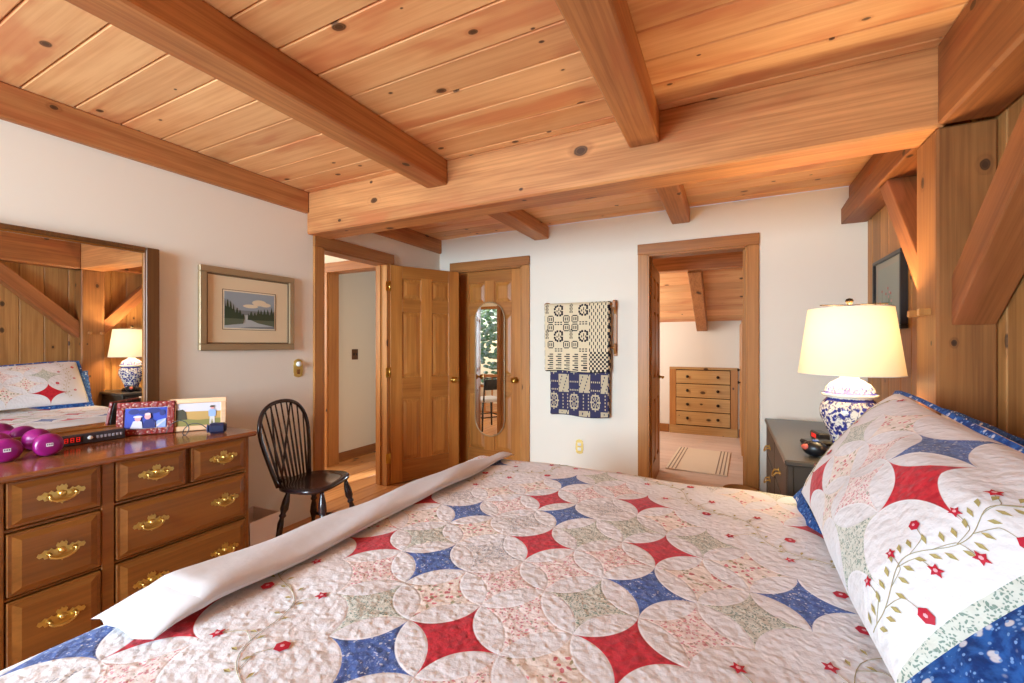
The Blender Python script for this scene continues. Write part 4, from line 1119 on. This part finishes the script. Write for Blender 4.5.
def quilt_surf(s, t):
    """s,t cloth coords in metres equal to world x,y on the flat top"""
    x, dz1 = s, 0.0
    if s < X0 + .2: e_, dz1 = fold(X0 - s); x = X0 - e_
    y, dz2 = t, 0.0
    if t > Y1 - .2: e_, dz2 = fold(t - Y1); y = Y1 + e_
    elif t < Y0 + .2: e_, dz2 = fold(Y0 - t); y = Y0 - e_
    d = min(sqrt(dz1 * dz1 + dz2 * dz2), ZB - .06)
    hang = min(1, d / .3)
    z = ZB - d + .006 * hsh(s, t) * (1 - hang)
    # soft ripple in the hanging sides
    if dz1 > dz2: x -= hang * .02 * (1 + sin(t * 14))
    elif dz2 > 0: y += (1 if t > 1 else -1) * hang * .02 * (1 + sin(s * 14))
    return Vector((x, y, z))
mb = MB(); S0, S1, T0, T1 = X0 - .5, X1 - .0, Y0 - .5, Y1 + .5
mb.grid(lambda a, b: quilt_surf(S0 + (S1 - S0) * a, T0 + (T1 - T0) * b), 110, 120, 0, uvf=lambda a, b: lat(S0 + (S1 - S0) * a, T0 + (T1 - T0) * b))
mb.grid(lambda a, b: quilt_surf(S0 + (S1 - S0) * a, T0 + (T1 - T0) * b) - Vector((0, 0, .012)), 60, 60, 0, flip=True, uvf=lambda a, b: (-1.2, -2.2))
# embroidered vines in the white bands
def star_flower(mb, fn, s, t, r, rot, mi, mic, round_=False):
    """flat stitched flower lying on surface fn(s,t)->point"""
    n_ = 10 if not round_ else 12
    e_ = .004; P0 = fn(s, t); du = fn(s + e_, t) - fn(s - e_, t); dv_ = fn(s, t + e_) - fn(s, t - e_); nn = du.cross(dv_).normalized()
    if nn.z < 0 and abs(nn.z) > .05: nn = -nn
    elif abs(nn.z) <= .05 and nn.x > 0: nn = -nn
    vs_ = [P0 + nn * .004]
    for i in range(n_):
        a = rot + 2 * pi * i / n_; rr = r * (1.0 if i % 2 == 0 else (.5 if not round_ else .85))
        vs_.append(fn(s + rr * cos(a), t + rr * sin(a)) + nn * .003)
    mb.add(vs_, [(0, 1 + i, 1 + (i + 1) % n_) for i in range(n_)], mi)
    vs_ = [P0 + nn * .0045]
    for i in range(6): a = pi / 3 * i; vs_.append(fn(s + r * .28 * cos(a), t + r * .28 * sin(a)) + nn * .0042)
    mb.add(vs_, [(0, 1 + i, 1 + (i + 1) % 6) for i in range(6)], mic)
def leaf(mb, fn, s, t, l, a, mi, up=(0, 0, 1)):
    U = Vector(up); vs_ = [fn(s, t) + U * .0025, fn(s + l * .5 * cos(a) - l * .22 * sin(a), t + l * .5 * sin(a) + l * .22 * cos(a)) + U * .0035, fn(s + l * cos(a), t + l * sin(a)) + U * .0025, fn(s + l * .5 * cos(a) + l * .22 * sin(a), t + l * .5 * sin(a) - l * .22 * cos(a)) + U * .0035]
    mb.add(vs_, [(0, 1, 2, 3)], mi)
def vine(mb, fn, p0, p1, amp, nwave, fl, seed, mis=(1, 2, 3, 4), up=(0, 0, 1), r=.017, w_=.0008, lf=.02, off=.03):
    random.seed(seed); p0 = Vector((*p0, 0)); p1 = Vector((*p1, 0)); d = (p1 - p0); L = d.length; d.normalize(); nrm = Vector((-d.y, d.x, 0)); U = Vector(up)
    c_ = lambda q: p0 + d * (L * q) + nrm * (amp * sin(q * nwave * 2 * pi))
    pts = [fn(*c_(i / 60)[:2]) + U * .0015 for i in range(61)]
    mb.tube(pts, w_, 4, mis[0])
    ang0 = math.atan2(d.y, d.x)
    for i in range(fl):
        q = (i + .5) / fl; sd = 1 if i % 2 else -1
        b = c_(q); rr = amp * 1.1 + off + .6 * off * random.random()
        tgt = b + nrm * sd * rr + d * .05
        mid = b + nrm * sd * rr * .35 + d * .045
        ctrl = [b, (b + mid) / 2 + d * .01, mid, tgt]
        mb.tube([fn(*p[:2]) + U * .0015 for p in smooth_pts(ctrl, 4)], w_ * .8, 4, mis[0])
        star_flower(mb, fn, tgt.x, tgt.y, r, random.random() * 6, mis[2], mis[3], i % 3 == 1)
        for k in range(3):
            qq = q + (k - 1) * .3 / fl; bb = c_(qq) + nrm * (sd * (.008 if k != 1 else -.01))
            leaf(mb, fn, bb.x, bb.y, lf, ang0 + sd * (1.0 if k != 1 else -1.0) + random.uniform(-.3, .3), mis[1], up)
for (u0, v0, u1, v1, sd) in ((-1.27, -2.2, -1.27, 6.2, 1), (7.27, -2.2, 7.27, 6.2, 2), (-1.2, -2.27, 7.2, -2.27, 3), (-1.2, 6.27, 7.2, 6.27, 4)):
    inv = lambda u, v: (MX + ((u - 3) - (v - 2)) * LX / 2, MY + ((u - 3) + (v - 2)) * LY / 2)
    vine(mb, quilt_surf, inv(u0, v0), inv(u1, v1), .035, 4, 16, sd)
quilt = mb.build('quilt', [M['quilt'], M['vine'], M['leaf'], M['bloom'], M['bloomc']], fixn=False)
tag(quilt, 'white patchwork quilt of red, blue and floral stars spread over the bed', 'quilt')

# folded white blanket strip across the foot
mb = MB()
NS = 28
def strip_pt(a, b):
    y = .555 + 1.585 * a
    cxl = -1.315 + .115 * a; cxr = -1.075 - .005 * a
    cx = (cxl + cxr) / 2; hw_ = (cxr - cxl) / 2
    th = 2 * pi * b; c_, s_ = cos(th), sin(th)
    sq_ = lambda v, e_: math.copysign(abs(v) ** e_, v)
    x = cx + hw_ * sq_(c_, .6); hz = .028 - .015 * a + .004 * sin(y * 5)
    z = ZB + .010 + hz + hz * sq_(s_, .75)
    if x < cx: z -= ((cx - x) / hw_) ** 2 * .028
    k = 1.0
    if a < .03: k = .75 + .25 * sqrt(max(0, 1 - ((.03 - a) / .03) ** 2))
    z = ZB + .008 + (z - ZB - .008) * (k if z > ZB + .008 else 1)
    x += .006 * sin(y * 9 + b * 6); z += .0035 * sin(y * 13 + x * 40)
    y += .012 * sin(b * 6.28 + 2)
    return (x, y, z)
mb.grid(strip_pt, 70, NS)
o = len(mb.v)
def cap(a, dy):
    ring = [Vector(strip_pt(a, j / NS)) for j in range(NS)]; c0 = sum(ring, Vector()) / NS; rows = [ring]
    for k_, (sh, sz, dd) in enumerate(((.98, .90, .22), (.97, .68, .5), (.96, .40, .78), (.95, .14, 1.0))):
        rows.append([Vector((c0.x + (p.x - c0.x) * sh, p.y + dy * dd + .006 * sin(p.x * 60 + k_), (ZB + .006) + (p.z - ZB - .006) * sz)) for p in ring])
    vs_ = [p for r_ in rows for p in r_]
    mb.add(vs_, [(k_ * NS + j_, k_ * NS + (j_ + 1) % NS, (k_ + 1) * NS + (j_ + 1) % NS, (k_ + 1) * NS + j_) for k_ in range(4) for j_ in range(NS)], 0, True)
cap(0, -.10); cap(1, .02)
tag(mb.build('folded_blanket', M['sheet']), 'white blanket folded into a long strip across the foot of the quilt', 'blanket')

# ---- pillow shams
SHL, SHW, UOFF = 1.13, .52, .095
def sham_cls(t, U, V):
    # U = along metres, V = up metres -> lattice
    ha, hb = .148, .107
    a = t.m('DIVIDE', t.m('SUBTRACT', U, .345), 2 * ha); b = t.m('DIVIDE', t.m('SUBTRACT', V, .11), 2 * hb)
    p = t.m('ADD', a, b); q = t.m('SUBTRACT', b, a)
    ip = t.m('FLOOR', t.m('ADD', p, .5)); iq = t.m('FLOOR', t.m('ADD', q, .5))
    fx = t.m('SUBTRACT', p, ip); fy = t.m('SUBTRACT', q, iq)
    # integer half-grid coordinates
    ii = t.m('SUBTRACT', ip, iq); jj = t.m('ADD', ip, iq)
    inside = t.m('MULTIPLY', t.m('MULTIPLY', t.m('GREATER_THAN', ii, -.5), t.m('LESS_THAN', ii, 4.5)), t.m('MULTIPLY', t.m('GREATER_THAN', jj, -.5), t.m('LESS_THAN', jj, 3.5)))
    idx = t.m('ADD', t.m('MULTIPLY', jj, 5.0), ii)
    T = [GREEN, 6, ROSE, 6, RED,   6, PINK, 6, ROSE, 6,   RED, 6, PINK, 6, GREEN,   6, BLUE, 6, ROSE, 6]
    c_ = lookup(t, idx, T)
    c_ = t.m('ADD', t.m('MULTIPLY', c_, inside), t.m('MULTIPLY', t.m('SUBTRACT', 1.0, inside), 6.0))
    return fx, fy, c_
def sham_strips(t, U, V, c_, cols, obj):
    f = t.m('MAXIMUM', t.m('LESS_THAN', U, .017 + UOFF), t.m('GREATER_THAN', U, SHL + UOFF - .017))
    return t.mix(f, c_, cols[2])
M['sham'] = quilt_mat('patchwork sham', sham_cls, sham_strips)
def blue_mat():
    t = NT('blue floral binding', .85, .25); o = t.obj(); v = t.voro(o, 42); cc = t.sep(v.outputs['Color']); v2 = t.voro(o, 130); c2 = t.sep(v2.outputs['Color'])
    n_ = t.noise(o, 50, 3)
    c_ = t.mix(t.ss(n_, .4, .62), srgb(44, 94, 168), srgb(26, 60, 126))
    c_ = t.mix(t.m('MULTIPLY', t.m('LESS_THAN', cc[0], .45), t.ss(v.outputs['Distance'], .34, .22)), c_, srgb(206, 208, 220))
    c_ = t.mix(t.m('MULTIPLY', t.m('LESS_THAN', c2[0], .3), t.ss(v2.outputs['Distance'], .45, .3)), c_, srgb(122, 160, 214))
    t.col(c_); t.bump(t.noise(o, 60, 2), .4, .01); return t.mat
M['binding'] = blue_mat()
def sham(name, label, org, tilt_x, tilt_z, puff, ridge=0.0, seed=0, vines=True, flg=(.10, .03, .018, .05), group='pillow shams against the plank wall'):
    """org = bottom near corner; length along +y, slope dir (tilt_x,tilt_z)"""
    r = thing(name, label, 'pillow', org, group=group)
    S = Vector((tilt_x, 0, tilt_z)).normalized(); N = Vector((-S.z, 0, S.x))
    def surf(a, b, side=1):
        """a 0..SHL, b 0..SHW"""
        fa = max(0, min(1, a / SHL)); fb = max(0, min(1, b / SHW))
        h = (max(0, 1 - abs(2 * fa - 1) ** 3.2) ** .55) * (max(0, 1 - abs(2 * fb - 1) ** 2.6) ** .6)
        h *= puff * (1.0 + .06 * hsh(a * 2 + seed, b * 3))
        p = Vector((0, a, 0)) + S * b + N * (h * side)
        if ridge and side > 0:
            # the near half is plumped forward, its upper edge breaking into a crease
            q_ = max(0, min(1, (.455 - b) / .085)); q0 = max(0, min(1, b / .16))
            k_ = 1 / (1 + math.exp((a - .52) / .05)) * q_ * q_ * (3 - 2 * q_) * q0 * (2 - q0) * min(1, a / .12)
            p += N * ridge * k_
        p += S * (.012 * sin(a * 6 + seed) * (fb - .4))
        p.z -= .10 * fb * fb * (1 - fa)
        # sag at corners
        p.z -= .02 * (abs(2 * fa - 1) ** 6) * fb
        return p
    mb = MB()
    mb.grid(lambda a, b: surf(a * SHL, b * SHW), 84, 40, 0, uvf=lambda a, b: (a * SHL + UOFF, b * SHW))
    if vines:
        fn = lambda s, t: surf(s, t)
        vine(mb, fn, (.092, .03), (.088, SHW - .03), .014, 2.2, 12, 11 + seed, up=tuple(N), r=.0125, w_=.0008, lf=.020, off=.022)
        vine(mb, fn, (SHL - .15, .05), (SHL - .13, SHW - .04), .02, 1.2, 6, 12 + seed, up=tuple(N), r=.015)
    mb.build('front', [M['sham'], M['vine'], M['leaf'], M['bloom'], M['bloomc']], r, fixn=False)
    mb = MB(); mb.grid(lambda a, b: surf(a * SHL, b * SHW, -.6), 40, 20, 0, flip=True); mb.build('back', M['sheet'], r, fixn=False)
    mb = MB(); fwn, fwf, fht, fhb = flg
    def rim(q):
        """perimeter param -> (a,b) inner and outer"""
        per = [(0, 0), (SHL, 0), (SHL, SHW), (0, SHW)]
        k_ = int(q * 4) % 4; f_ = q * 4 - int(q * 4); A, B2 = per[k_], per[(k_ + 1) % 4]
        ia, ib = A[0] + (B2[0] - A[0]) * f_, A[1] + (B2[1] - A[1]) * f_
        oa = -fwn + ia / SHL * (SHL + fwn + fwf); fb_ = fhb * max(0, min(1, (ia / SHL - .62) / .2)); ob = -fb_ + ib / SHW * (SHW + fht + fb_)
        return ia, ib, oa, ob, min(1, (fb_, fwf, fht, fwn)[k_] / .1)
    def rp(q, w2, side):
        q = min(q, .99999); ia, ib, oa, ob, wn2 = rim(q)
        p = Vector((0, ia + (oa - ia) * w2, 0)) + S * (ib + (ob - ib) * w2)
        p += N * ((.006 if side > 0 else -.006) * (.2 + .8 * wn2) + .012 * wn2 * w2 * sin(q * 150))
        p.z -= .10 * (max(0, min(1, ib / SHW)) ** 2) * (1 - max(0, min(1, ia / SHL))) + .02 * (abs(2 * min(1, max(0, ia / SHL)) - 1) ** 6) * ib / SHW + .03 * w2 * w2 * wn2
        return p
    mb.grid(lambda q, w2: rp(q, w2, 1), 200, 4); mb.grid(lambda q, w2: rp(q, w2, -1), 200, 4, flip=True)
    mb.build('flange', M['binding'], r, fixn=False)
    return r
sham('pillow', 'front patchwork sham leaning on the bed head, vine and blue flange nearest', (.262, .958, .708), .31, .455, .085, ridge=.035)
sh2 = sham('pillow', 'second patchwork sham behind the front one, mostly hidden', (.60, 1.06, .675), .10, .42, .045, seed=3, vines=False, flg=(.05, .05, .03, .01))
sh2.scale = (1, 1, .76)

# ================================================================== BEDSIDE CHEST, LAMP AND THINGS ON IT
NX0, NX1, NY0, NY1, NZ = .236, .84, 2.352, 3.60, .771
ns = thing('low_chest', 'black low chest of drawers beside the bed under the lamp', 'chest', (.54, 3.04, 0))
a0, a1, b0, b1 = NX0 - .54, NX1 - .54, NY0 - 3.04, NY1 - 3.04
mb = MB(); mb.box(a0 - .006, a1 + .006, b0 - .012, b1 + .012, NZ - .028, NZ, 0, .007); mb.build('top', M['nstop'], ns)
mb = MB(); mb.box(a0 + .02, a1, b0 + .01, b1 - .01, .1, NZ - .028, 0, .004)
mb.box(a0 + .005, a0 + .03, b0, b0 + .03, 0, NZ - .028, 0, .003); mb.box(a0 + .005, a0 + .03, b1 - .03, b1, 0, NZ - .028, 0, .003); mb.box(a1 - .03, a1, b0, b0 + .03, 0, .12); mb.box(a1 - .03, a1, b1 - .03, b1, 0, .12)
mb.raised(a0 + .07, a1 - .05, .18, NZ - .09, b0 + .01, .006, .02, 0, -1)
mb.build('case', M['nsbody'], ns)
ymid = (b0 + b1) / 2
for z0, z1 in ((.11, .31), (.325, .52), (.535, .725)):
    for y0, y1 in ((b0 + .035, ymid - .01), (ymid + .01, b1 - .035)):
        d = MB(); d.box(a0 + .004, a0 + .022, y0, y1, z0, z1, 0, .004); do = d.build('drawer', M['nsbody'], ns)
        for f_ in (.5,):
            k = MB(); yy = y0 + (y1 - y0) * f_; zz = (z0 + z1) / 2
            for s_ in (-1, 1): k.lathe([(.012, 0), (.012, .003), (.005, .006), (.005, .022), (0, .024)], (a0 + .004, yy + s_ * .035, zz), (-1, 0, 0), 10)
            k.tube([(a0 - .018 - .012 * sin(pi * i / 8), yy - .036 * cos(pi * i / 8), zz - .026 * sin(pi * i / 8)) for i in range(9)], .004, 8)
            k.build('handle', M['abrass'], do)

def porcelain():
    t = NT('blue and white porcelain', .12, .6); o = t.obj()
    sp = t.sep(o); Z = sp[2]
    ang_ = t.m('ARCTAN2', sp[1], sp[0])
    cyl = t.comb(t.m('MULTIPLY', ang_, .13), Z, 0.0)
    n1 = t.noise(t.vm('ADD', cyl, (0, 0, 4)), 26, 2, .5, .6); v = t.voro(cyl, 60, dim='2D'); n2 = t.noise(cyl, 60, 2, .5, 1.2)
    f = t.m('MULTIPLY', t.ss(n1, .40, .50), t.ss(v.outputs['Distance'], .62, .42))
    f = t.m('MAXIMUM', f, t.m('MULTIPLY', t.ss(n2, .56, .62), .8))
    band = lambda z0, h: t.m('LESS_THAN', t.m('ABSOLUTE', t.m('SUBTRACT', Z, z0)), h)
    for z0, h in ((.066, .006), (.272, .006), (.305, .004)): f = t.m('MAXIMUM', f, band(z0, h))
    # quiet white zone around the finial and lip
    clear = t.m('MAXIMUM', t.m('GREATER_THAN', Z, .365), band(.29, .010))
    f = t.m('MULTIPLY', f, t.m('SUBTRACT', 1.0, clear))
    t.col(t.mix(f, srgb(238, 234, 222), t.mix(t.ss(n2, .4, .6), srgb(52, 62, 150), srgb(34, 40, 112)))); return t.mat
LPX, LPY = .512, 2.553
lm = thing('table_lamp', 'lit table lamp with blue and white ginger jar base on the black chest', 'lamp', (LPX, LPY, NZ))
mb = MB(); mb.lathe([(.0, 0), (.088, 0), (.09, .012), (.078, .03), (.074, .034), (0, .034)], n=32); mb.build('base', M['blackwood'], lm)
mb = MB(); mb.lathe([(.060, .034), (.063, .05), (.072, .085), (.095, .14), (.114, .185), (.118, .215), (.113, .245), (.098, .268), (.09, .276), (.088, .286)], n=40, cap=False); mb.build('jar', porcelain(), lm)
mb = MB(); mb.lathe([(.09, .284), (.104, .286), (.11, .292), (.108, .30), (.098, .306), (.094, .325), (.08, .345), (.055, .362), (.038, .37), (.036, .378), (.024, .392), (.034, .402), (.03, .412), (.012, .42)], n=40, cap=True); mb.build('lid', M['porc'] if 'porc' in M else porcelain(), lm)
mb = MB(); mb.tube([(0, 0, .41), (0, 0, .72)], .005, 8); mb.lathe([(.016, 0), (.018, .05), (.012, .06)], (0, 0, .43), n=14)
mb.tube([(0, 0, .72), (.0, .145, .718)], .003, 6); mb.tube([(0, 0, .72), (.126, -.072, .718)], .003, 6); mb.tube([(0, 0, .72), (-.126, -.072, .718)], .003, 6)
mb.lathe([(.006, 0), (.012, .008), (.017, .018), (.012, .028), (0, .032)], (0, 0, .722), n=14); mb.build('harp', M['darkmetal'], lm)
def shade_mat():
    t = NT('linen lampshade', .9, .1); o = t.obj()
    n_ = t.noise(t.vm('MULTIPLY', o, (40, 40, 260)), 1.0, 2)
    col = t.mix(t.m('MULTIPLY', n_, .3), srgb(246, 232, 200), srgb(238, 220, 182))
    tr_ = t.n('BsdfTranslucent'); t.l(col, tr_.inputs[0]); df = t.n('BsdfDiffuse'); t.l(col, df.inputs[0])
    mx_ = t.n('MixShader'); mx_.inputs[0].default_value = .05; t.l(df.outputs[0], mx_.inputs[1]); t.l(tr_.outputs[0], mx_.inputs[2])
    em = t.n('Emission'); em.inputs[0].default_value = (*srgb(255, 226, 170), 1); em.inputs[1].default_value = .05
    ad = t.n('AddShader'); t.l(mx_.outputs[0], ad.inputs[0]); t.l(em.outputs[0], ad.inputs[1])
    t.l(ad.outputs[0], t.t.nodes['Material Output'].inputs[0]); return t.mat
mb = MB(); zb_, zt_ = 1.163 - NZ, 1.476 - NZ; rb, rt_ = .205, .164
mb.lathe([(rb, zb_), (rt_, zt_)], n=56, cap=False)
mb.tube([(rb * cos(2 * pi * i / 56), rb * sin(2 * pi * i / 56), zb_) for i in range(56)], .0022, 6, 1, closed=True); mb.tube([(rt_ * cos(2 * pi * i / 56), rt_ * sin(2 * pi * i / 56), zt_) for i in range(56)], .0022, 6, 1, closed=True); so2 = mb.build('lamp_shade', [shade_mat(), M['sheet']], lm, fixn=False)
mb = MB(); mb.ball((0, 0, .56), .03, .03, .045, 14, 10); bo = mb.build('bulb', emit('warm bulb', (1, .8, .5), 3.0), lm)
pl = bpy.data.lights.new('lamp_bulb', 'POINT'); pl.energy = 48; pl.color = WARM; pl.shadow_soft_size = .08
po = bpy.data.objects.new('lamp_bulb', pl); COL.objects.link(po); po.location = (LPX, LPY, NZ + .56)
bo.visible_shadow = True
po.location = (LPX, LPY, NZ + .575)

r = thing('alarm_clock', 'round black alarm clock on the chest near the pillow', 'clock', (.365, 2.48, NZ), radians(-20))
mb = MB(); mb.ball((0, 0, .038), .052, .04, .038, 18, 12); mb.build('case', M['black'], r)
mb = MB(); mb.ball((-.03, -.026, .045), .02, .012, .014, 12, 8); mb.build('display', emit('clock face', (.6, .1, .06), .08), r)
mb = MB(); mb.lathe([(.014, 0), (.013, .006), (0, .008)], (.005, -.005, .074), (0, 0, 1), 12); mb.build('button', flat('clockbtn', 90, 110, 170), r)
r = thing('eyeglass_case', 'flat black case lying on the chest beside the lamp jar', 'case', (.42, 2.78, NZ), radians(20))
mb = MB(); mb.obox((0, 0, .012), (1, 0, 0), (0, 1, 0), (0, 0, 1), .07, .04, .012, 0, .008); mb.build('shell', M['black'], r)
r = thing('tissue_box', 'tan woven box on the chest behind the lamp', 'box', (.62, 2.86, NZ), radians(5))
mb = MB(); mb.box(-.07, .07, -.07, .07, 0, .1, 0, .006); mb.build('body', M['wicker'], r)
mb = MB(); mb.box(-.074, .074, -.074, .074, .1, .115, 0, .005); mb.build('lid', M['wicker'], r)
r = thing('radio', 'black bedside radio with a red display behind the lamp', 'radio', (.455, 2.93, NZ), radians(-80))
mb = MB(); mb.box(-.06, .06, -.03, .03, 0, .045, 0, .008); mb.build('case', M['black'], r)
mb = MB(); mb.box(-.03, .03, -.0315, -.03, .012, .034); mb.build('display', M['led'], r)
mb = MB(); mb.lathe([(.1, 0), (.115, .09), (.12, .2), (.122, .21), (.112, .205), (.09, .01)], n=24, cap=True)
rb_ = thing('wastebasket', 'brown wicker wastebasket on the floor at the far chest end', 'wastebasket', (.32, 3.66 + .0, 0))
rb_.location = (.08, 3.68, 0)
mb.build('basket', M['wicker'], rb_)

# ---- framed picture on the plank wall
r = thing('framed_picture', 'black framed flower print on the plank wall behind the lamp', 'picture', (XR, 3.33, 1.615))
a_, b_ = .26, .222
mb = MB()
for y0, y1, z0, z1 in ((-a_, a_, -b_, -b_ + .022), (-a_, a_, b_ - .022, b_), (-a_, -a_ + .022, -b_ + .022, b_ - .022), (a_ - .022, a_, -b_ + .022, b_ - .022)): mb.box(-.035, -.001, y0, y1, z0, z1, 0, .003)
mb.build('frame', M['black'], r)
MB().box(-.02, -.002, -a_ + .02, a_ - .02, -b_ + .02, b_ - .02).build('mat_board', flat('greymat', 168, 164, 150), r)
k = MB()
k.prism([(-.19, -.16), (.19, -.16), (.19, .16), (-.19, .16)], (-.0205, 0, 0), (0, -1, 0), (0, 0, 1), .001, 0)
random.seed(9)
for i in range(16):
    yy = random.uniform(-.15, .15); h = random.uniform(.03, .2); k.prism([(yy, -.16), (yy + .006, -.16), (yy + .004, -.16 + h)], (-.0216, 0, 0), (0, -1, 0), (0, 0, 1), .0006, 1)
    k.prism(ell(yy + .003, -.16 + h, .009, .009, 7), (-.0222, 0, 0), (0, -1, 0), (0, 0, 1), .0006, 2 if i % 2 else 3)
k.build('print', [flat('fp bg', 156, 166, 156), flat('fp stem', 86, 110, 70), flat('fp red', 190, 90, 84), flat('fp pink', 214, 160, 160)], r)
